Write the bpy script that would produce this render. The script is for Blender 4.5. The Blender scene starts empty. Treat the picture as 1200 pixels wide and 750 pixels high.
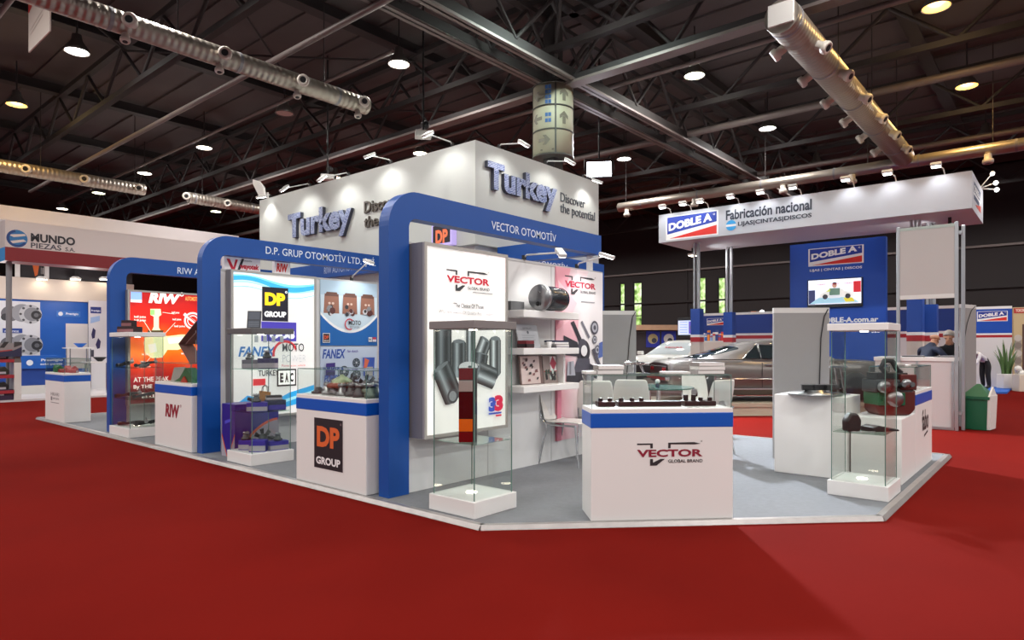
import bpy, bmesh, math, random
from mathutils import Vector, Matrix
random.seed(7)
C = bpy.context.scene.collection
SC = bpy.context.scene
PI = math.pi

# ------------------------------------------------------------------ camera, world, exposure, hall lights
FOC, HOR, EYE = 765.0, 405.0, 1.6
FX, FY = 0.7620, 0.6475            # viewing direction on the floor (X runs along the short side of the stand, Y along the aisle)
cam = bpy.data.cameras.new('camera'); cam_o = bpy.data.objects.new('camera', cam); C.objects.link(cam_o)
cam_o.location = (0, 0, EYE); cam_o.rotation_euler = (PI/2, 0, -math.atan2(FX, FY))
cam.sensor_width = 36.0; cam.lens = 36.0*FOC/1200; cam.shift_y = (HOR-375)/1200; cam.clip_end = 300
SC.camera = cam_o
SC.view_settings.view_transform = 'Standard'; SC.view_settings.look = 'None'
SC.view_settings.gamma = 1.0; SC.view_settings.use_curve_mapping = False
SC.view_settings.exposure = 0.0
SC.cycles.max_bounces = 8; SC.cycles.transparent_max_bounces = 24; SC.cycles.caustics_reflective = False; SC.cycles.caustics_refractive = False
SC.cycles.sample_clamp_indirect = 4.0
w = bpy.data.worlds.new('hall_air'); SC.world = w; w.use_nodes = True
w.node_tree.nodes['Background'].inputs[0].default_value = (0.92, 0.95, 1.0, 1); w.node_tree.nodes['Background'].inputs[1].default_value = 0.25

LAMP_X = [5.0+5.27*i for i in range(-3, 6)]
LAMP_Y = [2.0+5.16*j for j in range(-4, 7)]  # outermost unseen columns and rows added to light the counter fronts
LAMP_Z = 8.4
P_HALL, P_SPOT, P_FASCIA = 500.0, 22.0, 22.0
def light(kind, name, loc, power, color=(1, 1, 1), size=0.2, rot=None, aim=None, cone=None, blend=0.5):
    l = bpy.data.lights.new(name, kind); l.energy = power; l.color = color
    if kind == 'AREA': l.size = size
    else: l.shadow_soft_size = size
    if cone: l.spot_size = math.radians(cone); l.spot_blend = blend
    o = bpy.data.objects.new(name, l); C.objects.link(o); o.location = loc
    if aim is not None: o.rotation_euler = (Vector(aim)-Vector(loc)).to_track_quat('-Z', 'Y').to_euler()
    return o
AMBER = {(0, 4), (2, 0), (3, 0)}
for i, x in enumerate(LAMP_X):
    for j, y in enumerate(LAMP_Y):
        k = (i-3, j-4)
        col = (1, .62, .2) if k in AMBER else ((.8, 1, .93) if k == (1, 1) else (1, .96, .92))
        light('SPOT', 'hall_lamp_light', (x, y, LAMP_Z-.1), P_HALL*(.5 if k in AMBER else 1), col, .25, aim=(x, y, 0), cone=168, blend=.6)

# ------------------------------------------------------------------ photo pixel -> point in the hall (on a known plane)
def ray(px, py):
    a = (px-600)/FOC
    return Vector((a*FY+FX, -a*FX+FY, (HOR-py)/FOC))
def on_x(px, py, X): r = ray(px, py); return Vector((0, 0, EYE))+r*(X/r.x)
def on_y(px, py, Y): r = ray(px, py); return Vector((0, 0, EYE))+r*(Y/r.y)
def on_z(px, py, Z): r = ray(px, py); return Vector((0, 0, EYE))+r*((Z-EYE)/r.z)
def at(px, py, d): return Vector((0, 0, EYE))+ray(px, py)*d

# ------------------------------------------------------------------ materials
def lin(h):
    h = h.lstrip('#'); c = [int(h[i:i+2], 16)/255 for i in (0, 2, 4)]
    return tuple(x/12.92 if x <= .04045 else ((x+.055)/1.055)**2.4 for x in c)+(1,)
_mats = {}
def mat(name, hexc, rough=.5, metal=0., em=0., noise=0., nscale=8., bump=0., bscale=60., spec=.5):
    if name in _mats: return _mats[name]
    m = bpy.data.materials.new(name); m.use_nodes = True; nt = m.node_tree; b = nt.nodes['Principled BSDF']
    c = lin(hexc); b.inputs['Base Color'].default_value = c
    b.inputs['Roughness'].default_value = rough; b.inputs['Metallic'].default_value = metal
    b.inputs['Specular IOR Level'].default_value = spec
    if em: b.inputs['Emission Color'].default_value = c; b.inputs['Emission Strength'].default_value = em
    tc = nt.nodes.new('ShaderNodeTexCoord')
    if noise:
        n = nt.nodes.new('ShaderNodeTexNoise'); n.inputs['Scale'].default_value = nscale; n.inputs['Detail'].default_value = 4
        r = nt.nodes.new('ShaderNodeMix'); r.data_type = 'RGBA'
        r.inputs['A'].default_value = tuple(x*(1-noise) for x in c[:3])+(1,); r.inputs['B'].default_value = tuple(min(1, x*(1+noise)) for x in c[:3])+(1,)
        nt.links.new(tc.outputs['Object'], n.inputs['Vector']); nt.links.new(n.outputs['Fac'], r.inputs['Factor']); nt.links.new(r.outputs['Result'], b.inputs['Base Color'])
    if bump:
        n2 = nt.nodes.new('ShaderNodeTexNoise'); n2.inputs['Scale'].default_value = bscale
        bp = nt.nodes.new('ShaderNodeBump'); bp.inputs['Strength'].default_value = bump; bp.inputs['Distance'].default_value = .01
        nt.links.new(tc.outputs['Object'], n2.inputs['Vector']); nt.links.new(n2.outputs['Fac'], bp.inputs['Height']); nt.links.new(bp.outputs['Normal'], b.inputs['Normal'])
    _mats[name] = m; return m
def ink(hexc, em=0.):           # printing ink; em > 0 for prints on a lit box
    n = 'ink_%s_%d' % (hexc.lstrip('#'), int(em*100))
    return mat(n, hexc, .55, em=em)
def glass_mat(name, tint, refl=.09):
    if name in _mats: return _mats[name]
    m = bpy.data.materials.new(name); m.use_nodes = True; nt = m.node_tree; nt.nodes.clear()
    o = nt.nodes.new('ShaderNodeOutputMaterial'); t = nt.nodes.new('ShaderNodeBsdfTransparent'); g = nt.nodes.new('ShaderNodeBsdfGlossy'); mx = nt.nodes.new('ShaderNodeMixShader')
    lw = nt.nodes.new('ShaderNodeLayerWeight'); lw.inputs[0].default_value = .5
    pw = nt.nodes.new('ShaderNodeMath'); pw.operation = 'POWER'; pw.inputs[1].default_value = 4.0
    ma = nt.nodes.new('ShaderNodeMath'); ma.operation = 'MULTIPLY_ADD'; ma.inputs[1].default_value = .55; ma.inputs[2].default_value = .035
    t.inputs[0].default_value = lin(tint); g.inputs['Roughness'].default_value = .02
    nt.links.new(lw.outputs['Facing'], pw.inputs[0]); nt.links.new(pw.outputs[0], ma.inputs[0]); nt.links.new(ma.outputs[0], mx.inputs[0])
    nt.links.new(t.outputs[0], mx.inputs[1]); nt.links.new(g.outputs[0], mx.inputs[2]); nt.links.new(mx.outputs[0], o.inputs[0])
    _mats[name] = m; return m
WHITE = mat('white_laminate', 'e6e4e2', .38, noise=.02, nscale=3)
WALLW = mat('white_wall_panel', 'd9d9d9', .5, noise=.02, nscale=2)
OFFW = mat('off_white_plastic', 'd6d4d0', .4)
BLUE = mat('blue_laminate', '084898', .42, noise=.04, nscale=3)
BAND = mat('blue_band', '0553b6', .35)
SILVER = mat('brushed_aluminium', 'b9bcc0', .35, .85, bump=.05, bscale=200)
CHROME = mat('chrome', 'd8dadc', .12, 1.)
GREYF = mat('grey_metal_frame', '87868a', .45, .3)
BLACK = mat('black_plastic', '17171a', .4)
RUBBER = mat('black_rubber', '1d1d20', .55, bump=.1, bscale=80)
DKSTEEL = mat('dark_painted_steel', '1d1718', .7, noise=.15, nscale=4)
PALESTEEL = mat('pale_galvanised_steel', '6d6360', .5, .3, noise=.1, nscale=6)
CAST = mat('cast_iron', '4d4e50', .45, .7, noise=.25, nscale=30, bump=.2, bscale=90)
STEEL = mat('machined_steel', '9a9b9d', .28, .9, noise=.12, nscale=40)
RUST = mat('reddish_brake_metal', '8a4638', .5, .3, noise=.2, nscale=25)
GREENM = mat('dark_green_paint', '0f5a3c', .4)
GLASS = glass_mat('clear_glass', 'fafcfb')
GLASSG = glass_mat('greenish_glass_edge', 'e2f0ea')
GLASSD = glass_mat('dark_car_glass', '3b4448')
BULB = mat('lamp_lens_white', 'ffffff', .3, em=9.)
BULBW = mat('lamp_lens_warm', 'fff0d8', .3, em=14.)
BULBA = mat('lamp_lens_amber', 'ffb43c', .3, em=7.)
BULBG = mat('lamp_lens_mint', 'b8ffe6', .3, em=9.)
BULBY = mat('lamp_lens_pale_green', 'eeffc8', .3, em=7.)

# ------------------------------------------------------------------ mesh builder
class MB:
    def __init__(s, T=None): s.v = []; s.f = []; s.m = []; s.sm = []; s.mats = []; s.T = T
    def mi(s, m):
        if m not in s.mats: s.mats.append(m)
        return s.mats.index(m)
    def add(s, vs, fs, m, smooth=False):
        b = len(s.v); i = s.mi(m)
        s.v += [(s.T @ Vector(v)) if s.T is not None else Vector(v) for v in vs]
        for f in fs: s.f.append([b+k for k in f]); s.m.append(i); s.sm.append(smooth)
        return s
    def box(s, x0, x1, y0, y1, z0, z1, m):
        return s.add([(x0,y0,z0),(x1,y0,z0),(x1,y1,z0),(x0,y1,z0),(x0,y0,z1),(x1,y0,z1),(x1,y1,z1),(x0,y1,z1)],
                     [(0,3,2,1),(4,5,6,7),(0,1,5,4),(1,2,6,5),(2,3,7,6),(3,0,4,7)], m)
    def obox(s, c, size, m, rz=0, rx=0, ry=0):
        R = Matrix.Rotation(rz, 3, 'Z') @ Matrix.Rotation(rx, 3, 'X') @ Matrix.Rotation(ry, 3, 'Y'); c = Vector(c); h = [q/2 for q in size]
        vs = [c+R @ Vector((sx*h[0], sy*h[1], sz*h[2])) for sz in (-1, 1) for sx, sy in ((-1,-1),(1,-1),(1,1),(-1,1))]
        return s.add(vs, [(0,3,2,1),(4,5,6,7),(0,1,5,4),(1,2,6,5),(2,3,7,6),(3,0,4,7)], m)
    def cyl(s, p0, p1, r0, m, r1=None, n=16, caps=True):
        p0 = Vector(p0); p1 = Vector(p1); r1 = r0 if r1 is None else r1
        d = (p1-p0).normalized(); a = d.orthogonal().normalized(); b = d.cross(a)
        ring = lambda p, r: [p+(a*math.cos(2*PI*k/n)+b*math.sin(2*PI*k/n))*r for k in range(n)]
        s.add(ring(p0, r0)+ring(p1, r1), [(k, (k+1) % n, n+(k+1) % n, n+k) for k in range(n)], m, True)
        if caps:
            if r0 > 1e-5: s.add(ring(p0, r0), [tuple(range(n-1, -1, -1))], m)
            if r1 > 1e-5: s.add(ring(p1, r1), [tuple(range(n))], m)
        return s
    def tube(s, pts, r, m, n=8):
        pts = [Vector(p) for p in pts]; rings = []; a = None
        for i, p in enumerate(pts):
            d = (pts[min(i+1, len(pts)-1)]-pts[max(i-1, 0)]).normalized()
            a = d.orthogonal().normalized() if a is None else (a-d*a.dot(d)).normalized()
            b = d.cross(a); rr = r[i] if isinstance(r, (list, tuple)) else r
            rings += [p+(a*math.cos(2*PI*k/n)+b*math.sin(2*PI*k/n))*rr for k in range(n)]
        fs = [(i*n+k, i*n+(k+1) % n, (i+1)*n+(k+1) % n, (i+1)*n+k) for i in range(len(pts)-1) for k in range(n)]
        s.add(rings, fs, m, True)
        s.add(rings[:n], [tuple(range(n-1, -1, -1))], m); s.add(rings[-n:], [tuple(range(n))], m); return s
    def lathe(s, prof, c, m, n=24, axis=(0, 0, 1)):
        c = Vector(c); d = Vector(axis).normalized(); a = d.orthogonal().normalized(); b = d.cross(a); vs = []
        for r, h in prof: vs += [c+d*h+(a*math.cos(2*PI*k/n)+b*math.sin(2*PI*k/n))*r for k in range(n)]
        fs = [(i*n+k, i*n+(k+1) % n, (i+1)*n+(k+1) % n, (i+1)*n+k) for i in range(len(prof)-1) for k in range(n)]
        s.add(vs, fs, m, True)
        if prof[0][0] > 1e-4: s.add(vs[:n], [tuple(range(n-1, -1, -1))], m)
        if prof[-1][0] > 1e-4: s.add(vs[-n:], [tuple(range(n))], m)
        return s
    def ball(s, c, r, m, n=12, sx=1, sy=1, sz=1):
        c = Vector(c); vs = []; k = n//2+1
        for i in range(k):
            t = PI*i/(k-1)
            vs += [c+Vector((math.sin(t)*math.cos(2*PI*j/n)*r*sx, math.sin(t)*math.sin(2*PI*j/n)*r*sy, math.cos(t)*r*sz)) for j in range(n)]
        return s.add(vs, [(i*n+j, (i+1)*n+j, (i+1)*n+(j+1) % n, i*n+(j+1) % n) for i in range(k-1) for j in range(n)], m, True)
    def prism(s, poly, o, u, v, d, m, m2=None):       # polygon poly in the plane (u, v) at o, pushed along d
        o, u, v, d = Vector(o), Vector(u), Vector(v), Vector(d); n = len(poly)
        A = [o+u*p[0]+v*p[1] for p in poly]; B = [q+d for q in A]
        s.add(A, [tuple(range(n))], m); s.add(B, [tuple(range(n-1, -1, -1))], m2 or m)
        return s.add(A+B, [(k, n+k, n+(k+1) % n, (k+1) % n) for k in range(n)], m2 or m)
    def build(s, name, parent=None, label=None, bevel=0., seg=2, origin=None):
        me = bpy.data.meshes.new(name)
        if parent is not None: inv = world_of(parent).inverted()
        else:
            if origin is None:
                xs = [p.x for p in s.v]; ys = [p.y for p in s.v]; origin = ((min(xs)+max(xs))/2, (min(ys)+max(ys))/2, min(p.z for p in s.v))
            inv = Matrix.Translation(-Vector(origin))
        me.from_pydata([inv @ p for p in s.v], [], s.f)
        for m in s.mats: me.materials.append(m)
        for p, i, q in zip(me.polygons, s.m, s.sm): p.material_index = i; p.use_smooth = q
        me.validate()
        if not any(s.sm):
            bm = bmesh.new(); bm.from_mesh(me); bmesh.ops.remove_doubles(bm, verts=bm.verts, dist=1e-6); bmesh.ops.recalc_face_normals(bm, faces=bm.faces); bm.to_mesh(me); bm.free()
        o = bpy.data.objects.new(name, me); C.objects.link(o)
        if parent is not None: o.parent = parent
        else: o.location = origin
        if label: o['label'] = label
        if bevel:
            b = o.modifiers.new('bevel', 'BEVEL'); b.width = bevel; b.segments = seg; b.limit_method = 'ANGLE'
        return o
def world_of(o):
    m = Matrix.Translation(o.location) @ o.rotation_euler.to_matrix().to_4x4()
    return (world_of(o.parent) @ m) if o.parent else m
def tag(o, label, cat, group=None):
    o['label'] = label; o['category'] = cat
    if group: o['group'] = group
    return o
def thing(name, label, cat, loc=(0, 0, 0), rz=0, group=None):
    o = bpy.data.objects.new(name, None); C.objects.link(o); o.empty_display_size = .1
    o.location = loc; o.rotation_euler = (0, 0, rz); return tag(o, label, cat, group)
def TM(o): return world_of(o)
def struct(name, mb, origin=None):
    o = mb.build(name, origin=origin); o['kind'] = 'structure'; return o
def copy_thing(root, loc, rz, label):
    r = root.copy(); C.objects.link(r); r.location = loc; r.rotation_euler = (0, 0, rz); r['label'] = label
    for ch in list(root.children):
        c = ch.copy(); C.objects.link(c); c.parent = r
        for g in list(ch.children):
            d = g.copy(); C.objects.link(d); d.parent = c
    return r

# ------------------------------------------------------------------ printing and lettering on flat faces
_txt = {}
def text_mesh(t, bold=0., shear=0., extrude=0., spacing=1.):
    k = (t, bold, shear, extrude, spacing)
    if k not in _txt:
        cu = bpy.data.curves.new('lettering', 'FONT'); cu.body = t; cu.size = 1; cu.offset = bold; cu.shear = shear; cu.extrude = extrude; cu.resolution_u = 3; cu.space_character = spacing
        ob = bpy.data.objects.new('lettering', cu); me = ob.to_mesh()
        vs = [tuple(v.co) for v in me.vertices]; fs = [tuple(p.vertices) for p in me.polygons]; ob.to_mesh_clear(); bpy.data.objects.remove(ob); bpy.data.curves.remove(cu)
        x0 = min(v[0] for v in vs); x1 = max(v[0] for v in vs); y0 = min(v[1] for v in vs); y1 = max(v[1] for v in vs)
        _txt[k] = (vs, fs, x0, x1, y0, y1)
    return _txt[k]
class Print:
    """shapes printed on a flat face: O is the lower left corner, U the reading direction, N points out of the face"""
    def __init__(s, O, U, N, em=0., V=(0, 0, 1), step=.0006, T=None):
        s.O, s.U, s.N, s.V = Vector(O), Vector(U), Vector(N), Vector(V); s.em = em; s.k = 0; s.mb = MB(T); s.step = step
    def P(s, u, v): return s.O+s.U*u+s.V*v+s.N*(.002+s.step*s.k)
    def poly(s, pts, c):
        s.k += 1; s.mb.add([s.P(*p) for p in pts], [tuple(range(len(pts)))], ink(c, s.em) if isinstance(c, str) else c); return s
    def rect(s, u0, v0, u1, v1, c): return s.poly([(u0, v0), (u1, v0), (u1, v1), (u0, v1)], c)
    def line(s, a, b, w, c):
        a = Vector(a); b = Vector(b); d = (b-a).normalized()*w/2; n = Vector((-d.y, d.x))
        return s.poly([a+n, a-n, b-n, b+n], c)
    def disc(s, u, v, r, c, n=24, sy=1.): return s.poly([(u+r*math.cos(2*PI*k/n), v+r*sy*math.sin(2*PI*k/n)) for k in range(n)], c)
    def ring(s, u, v, r, w, c, a0=0, a1=360, n=24):
        A = [math.radians(a0+(a1-a0)*k/n) for k in range(n+1)]; s.k += 1
        vs = [s.P(u+r*math.cos(a), v+r*math.sin(a)) for a in A]+[s.P(u+(r-w)*math.cos(a), v+(r-w)*math.sin(a)) for a in A]
        s.mb.add(vs, [(k, k+1, n+2+k, n+1+k) for k in range(n)], ink(c, s.em)); return s
    def text(s, t, u0, v0, w, h, c, bold=0., shear=0., tilt=0.):
        vs, fs, x0, x1, y0, y1 = text_mesh(t, bold, shear); s.k += 1; kx = w/(x1-x0); ky = h/(y1-y0)
        s.mb.add([s.P(u0+(v[0]-x0)*kx, v0+(v[1]-y0)*ky+(v[0]-x0)*kx*tilt) for v in vs], fs, ink(c, s.em) if isinstance(c, str) else c); return s
    def build(s, name, parent, label=None): return s.mb.build(name, parent, label)

def vector_logo(p, u, v, w, red='8a1531', dark='2a2428'):        # u, v: lower left corner of the word; w: its width
    k = w/405.; q = lambda a, b: (u+(a-388)*k, v+(700-b)*k)
    p.poly([q(388,627), q(470,627), q(470,648), q(485,648), q(485,618), q(388,618)], dark)
    p.poly([q(580,648), q(595,648), q(595,625), q(745,627), q(780,622), q(740,613), q(580,615)], dark)
    p.poly([q(468,752), q(468,712), q(486,712), q(486,734), q(532,712), q(560,712), q(508,752)], dark)
    p.text('VECTOR', *q(388, 700), w, 45*k, red, .035); p.text('GLOBAL BRAND', *q(580, 736), 213*k, 20*k, dark, .015)
    p.ring(*q(786, 608), 5*k, 2*k, dark, n=10)
def doble_logo(p, u, v, w, h, back=True):
    if back: p.rect(u-.03*w, v-.04*h, u+1.03*w, v+1.04*h, 'f2f2f2')
    p.poly([(u, v+.22*h), (u+w, v+.55*h), (u+w, v+h), (u, v+h)], '14349a')
    p.poly([(u+.04*w, v+.02*h), (u+w, v+.02*h), (u+w, v+.40*h)], 'd8281e')
    p.text('DOBLE A', u+.03*w, v+.36*h, .88*w, .36*h, 'f4f4f4', .05, 0, .12)
    p.ring(u+.95*w, v+.88*h, .018*w, .007*w, 'f4f4f4', n=10)

# ================================================================== THE HALL
RED = mat('red_carpet', '66100a', 1.0, noise=.2, nscale=.7, bump=.35, bscale=350, spec=.04)  # broad noise mottling stands in for uneven light and shade on the floor
struct('floor', MB().add([(-12,-14,0),(60,-14,0),(60,60,0),(-12,60,0)], [(0,1,2,3)], RED), (0, 0, 0))
ROOF = mat('grey_roof_sheet', '443d3d', .8, noise=.25, nscale=.7)
mb = MB(); mb.box(-12, 60, -14, 60, 9.7, 9.8, ROOF)
for k in range(46):                                      # roof sheet ribs
    x = -12+k*1.6; mb.box(x, x+.06, -14, 60, 9.64, 9.7, ROOF)
struct('ceiling', mb)
DKWALL = mat('dark_cladding', '1f1819', .75, noise=.12, nscale=.8)
def wall_x(X, y0, y1, holes):
    mb = MB(); ys = sorted(holes); cur = y0
    for (a, b, z0, z1) in ys:
        mb.box(X, X+.2, cur, a, 0, 9.7, DKWALL); mb.box(X, X+.2, a, b, 0, z0, DKWALL); mb.box(X, X+.2, a, b, z1, 9.7, DKWALL); cur = b
    mb.box(X, X+.2, cur, y1, 0, 9.7, DKWALL)
    for k in range(10): mb.box(X-.05, X, y0+k*(y1-y0)/10, y0+k*(y1-y0)/10+.12, 0, 9.7, DKWALL)
    for z in (4.2, 6.05): mb.box(X-.1, X, y0, y1, z-.05, z+.05, PALESTEEL if z > 6 else DKWALL)
    return mb
HX = 36.
holes = []
for a, b, c, d in ((726,732,332,364), (742,752,331,381), (818,827,325,372), (841,850,325,372)):
    p = on_x(a, c, HX); q = on_x(b, d, HX); holes.append((q.y, p.y, 2.6, p.z))
struct('wall_back', wall_x(HX, -14, 48, holes))
def leaf_mat():
    m = mat('sunlit_foliage', '8fb070', .6); nt = m.node_tree; b = nt.nodes['Principled BSDF']
    n = nt.nodes.new('ShaderNodeTexNoise'); n.inputs['Scale'].default_value = 2.2; n.inputs['Detail'].default_value = 6
    tc = nt.nodes.new('ShaderNodeTexCoord'); r = nt.nodes.new('ShaderNodeValToRGB')
    for pos, col in ((.3, '2f4c1c'), (.45, '8fb558'), (.55, 'cfe3a8'), (.66, 'f4faf0')):
        e = r.color_ramp.elements.new(pos); e.color = lin(col)
    nt.links.new(tc.outputs['Object'], n.inputs['Vector']); nt.links.new(n.outputs['Fac'], r.inputs['Fac'])
    nt.links.new(r.outputs['Color'], b.inputs['Emission Color']); b.inputs['Emission Strength'].default_value = 1.5; b.inputs['Base Color'].default_value = (0, 0, 0, 1)
    return m
LEAF = leaf_mat()
for n, (a, b, z0, z1) in enumerate(sorted(holes)):
    mb = MB(); mb.box(HX+.1, HX+.12, a, b, z0, z1, LEAF)
    for z in (z0, (z0+z1)*.42, z1-.06): mb.box(HX+.04, HX+.1, a, b, z, z+.06, BLACK)
    mb.box(HX+.04, HX+.1, a-.02, a+.05, z0, z1, BLACK); mb.box(HX+.04, HX+.1, b-.05, b+.02, z0, z1, BLACK)
    struct('window_%d' % (n+1), mb)
struct('wall_left', MB().box(-12, 36.2, 48, 48.2, 0, 9.7, DKWALL))

# roof steel: lattice trusses along Y, purlins along X
def lattice(x, z0, z1, y0, y1, step, wid):
    mb = MB(); mb.box(x-wid/2, x+wid/2, y0, y1, z0, z0+.14, DKSTEEL); mb.box(x-wid/2, x+wid/2, y0, y1, z1, z1+.14, DKSTEEL)
    y = y0; up = True
    while y < y1-.01:
        a = (x, y, z0+.1 if up else z1); b = (x, y+step, z1 if up else z0+.1); mb.cyl(a, b, .045, DKSTEEL, n=6, caps=False); y += step; up = not up
    return mb
n = 0
for k in range(7):
    n += 1; struct('trim_%d' % n, lattice(1.1+5.27*k, 8.1, 9.3, -6, 46, 1.3, .16))
for k in range(8):
    y = 2.9+5.2*k; n += 1; mb = MB(); mb.box(-6, 36, y-.07, y+.07, 9.35, 9.63, DKSTEEL); mb.box(-6, 36, y-.16, y+.16, 9.33, 9.37, DKSTEEL); struct('trim_%d' % n, mb)
for k, (x, z, r, y0, y1) in enumerate(((7.04, 7.45, .06, 6, 30), (9.0, 7.9, .045, 11, 34), (17.8, 7.75, .10, -6, 40), (13.9, 8.0, .06, -6, 18), (23.4, 7.7, .09, -6, 30), (3.2, 8.0, .05, 12, 30))):
    n += 1; mb = MB(); mb.cyl((x, y0, z), (x, y1, z), r, PALESTEEL, n=8); struct('trim_%d' % n, mb)
# the big twin-flanged girder over the column and the one crossing it
def girder(x0, x1, y, z):
    mb = MB()
    for dy in (-.34, .34):
        mb.box(x0, x1, y+dy-.1, y+dy+.1, z, z+.05, PALESTEEL); mb.box(x0, x1, y+dy-.02, y+dy+.02, z, z+.3, DKSTEEL); mb.box(x0, x1, y+dy-.1, y+dy+.1, z+1.5, z+1.6, DKSTEEL)
        x = x0; up = True
        while x < x1-.01:
            mb.cyl((x, y+dy, z+.25 if up else z+1.5), (x+1.2, y+dy, z+1.5 if up else z+.25), .045, DKSTEEL, n=6, caps=False); x += 1.2; up = not up
    return mb
n += 1; struct('trim_%d' % n, girder(-2, 34, 8.75, 7.5))
n += 1; mb = lattice(12.05, 7.5, 9.0, -6, 40, 1.2, .2); mb.box(11.9, 12.2, -6, 40, 7.44, 7.5, PALESTEEL); struct('trim_%d' % n, mb)
# roof cross bracing
n += 1; mb = MB()
for k in range(6):
    x = 1.1+5.27*k; mb.cyl((x, 13.3, 9.2), (x+5.27, 18.5, 9.2), .03, DKSTEEL, n=6); mb.cyl((x+5.27, 13.3, 9.2), (x, 18.5, 9.2), .03, DKSTEEL, n=6)
struct('trim_%d' % n, mb)

# column and its sign drum
COL = (12.05, 9.0)
mb = MB(); mb.box(COL[0]-.16, COL[0]+.16, COL[1]-.16, COL[1]+.16, 0, 9.6, DKSTEEL)
for a in range(4):
    s, c = math.sin(a*PI/2+PI/4), math.cos(a*PI/2+PI/4); mb.cyl((COL[0]+.16*c, COL[1]+.16*s, 7.7), (COL[0]+1.3*c, COL[1]+1.3*s, 9.3), .05, DKSTEEL, n=6)
n += 1; struct('trim_%d' % n, mb)
drum = thing('sign_drum', 'round cream wayfinding drum with arrows and blue icons around the hall column', 'sign', (COL[0], COL[1], 5.9))
CREAM = mat('cream_sign_face', 'a9a48e', .6); SEAM = mat('dark_seam', '3b3a36', .6)
MB().lathe([(.2, 5.9), (.46, 5.9), (.46, 7.5), (.2, 7.5)], (COL[0], COL[1], 0), CREAM, 40).build('drum_face', drum)
mb = MB()
for z in (5.88, 6.43, 6.97, 7.48): mb.lathe([(.465, z), (.475, z), (.475, z+.03), (.465, z+.03)], (COL[0], COL[1], 0), SEAM, 40)
VA = math.atan2(-COL[1], -COL[0])
for da in (.12, 1.7, -1.5, 3.1):
    mb.obox((COL[0]+.468*math.cos(VA+da), COL[1]+.468*math.sin(VA+da), 6.7), (.014, .035, 1.6), SEAM, rz=VA+da)
mb.build('seam', drum)
def on_drum(mb, a, z, pts, m):          # small shapes wrapped on the drum; +u runs to the viewer's right
    mb.add([(COL[0]+.473*math.cos(VA+a+u/.47), COL[1]+.473*math.sin(VA+a+u/.47), z+v) for u, v in pts], [tuple(range(len(pts)))], m)
AR = mat('arrow_grey', '6b665a', .6); IC = mat('icon_blue', '3a5f93', .6)
up = [(-.04,-.14),(.04,-.14),(.04,.02),(.11,-.03),(.11,.05),(0,.15),(-.11,.05),(-.11,-.03),(-.04,.02)]
rt = [(b, a) for a, b in up]; lf = [(-b, a) for a, b in up]
for da, z, sh in ((.55, 7.22, up), (.55, 6.7, up), (-.75, 7.2, lf), (-.85, 6.7, lf), (-.45, 6.2, rt)):
    mb = MB(); on_drum(mb, da, z, sh, AR); mb.build('printed_arrow', drum, 'grey arrow')
for z0, rows in ((7.38, 4), (6.76, 2)):
    for r in range(rows):
        for cxx in (-.32, -.16): mb = MB(); on_drum(mb, cxx, z0-(.11 if rows == 4 else .13)*r, [(-.032,-.042),(.032,-.042),(.032,.042),(-.032,.042)], IC); mb.build('pictogram', drum, 'blue pictogram')
mb = MB(); on_drum(mb, -.3, 5.98, [(-.16,-.015),(.16,-.015),(.16,.02),(-.16,.02)], AR); mb.build('printed_line', drum)

# ------------------------------------------------------------------ high-bay lamps at the roof grid
def lamp(i, j, lens, label, on=True):
    x, y = 5.0+5.27*i, 2.0+5.16*j
    t = thing('high_bay_lamp', label, 'ceiling lamp', (x, y, LAMP_Z), 0, 'high bay lamps under the hall roof')
    sh = mat('lamp_shade_grey', '6d6a66', .4, .6)
    MB().lathe([(.06, .42), (.10, .40), (.12, .26), (.24, .08), (.27, 0), (.25, 0), (.22, .07), (.1, .25)], (x, y, LAMP_Z), sh, 20).build('shade', t)
    MB().lathe([(.235, .012), (.235, .03)], (x, y, LAMP_Z), lens, 20).build('lens', t)
    if lens.name != 'lamp_lens_off': light('POINT', 'lamp_spill', (x, y, LAMP_Z-.12), 60, (1, .7, .35) if lens == BULBA else (1, .95, .9), .2)
    MB().cyl((x, y, LAMP_Z+.4), (x, y, 9.66), .02, DKSTEEL, n=6).build('hanger', t)
L = lamp
L(0, 3, BULB, 'lit high-bay lamp near the upper left corner, right of the red-topped banner')
L(0, 4, BULBA, 'amber high-bay lamp at the far left edge below the long spiral duct')
L(1, 2, BULBW, 'warm lit high-bay lamp just right of the long spiral duct end')
L(1, 4, BULBW, 'upper of the two lit lamps over the RIW arch, right of the second duct')
L(1, 5, BULBW, 'lower of the two lit lamps over the RIW arch, left of the second duct end')
L(1, 3, mat('lamp_lens_off', 'c9c6c0', .3), 'unlit high-bay lamp below the end of the long spiral duct')
L(1, 6, BULBY, 'pale green lit lamp just above the far left booth fascia')
L(1, 7, BULBW, 'small lit lamp touching the white roof edge of the far left booth')
L(2, 6, BULBY, 'small lit lamp right of the far left booth roof, under the far duct')
L(1, 1, BULBG, 'mint green high-bay lamp at the top edge above the sign drum')
L(2, 1, BULBY, 'pale green lit lamp between the sign drum and the large silver duct')
L(3, 1, BULB, 'bright white lamp with a big glow below the large silver duct')
L(2, 0, BULBA, 'amber lamp at the top edge in the upper right corner')
L(3, 0, BULBA, 'amber lamp below the other amber one at the right of the large duct')
L(4, 0, BULBY, 'pale green lit lamp right above the white fascia with the small spotlights')
L(4, 1, BULB, 'white lit lamp below the bright glowing one, over the thin cross duct')
L(4, 2, BULBW, 'small warm lamp over the left end of the white fascia on posts')
L(3, 2, BULB, 'white lamp just right of the big square floodlight')
L(2, 3, BULBW, 'warm lamp hanging over the corner of the overhead fascia, by the projector')
L(2, 4, mat('lamp_lens_peach', 'ffd0a8', .3, em=8.), 'peach coloured lamp peeping over the left face of the overhead fascia')

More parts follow.
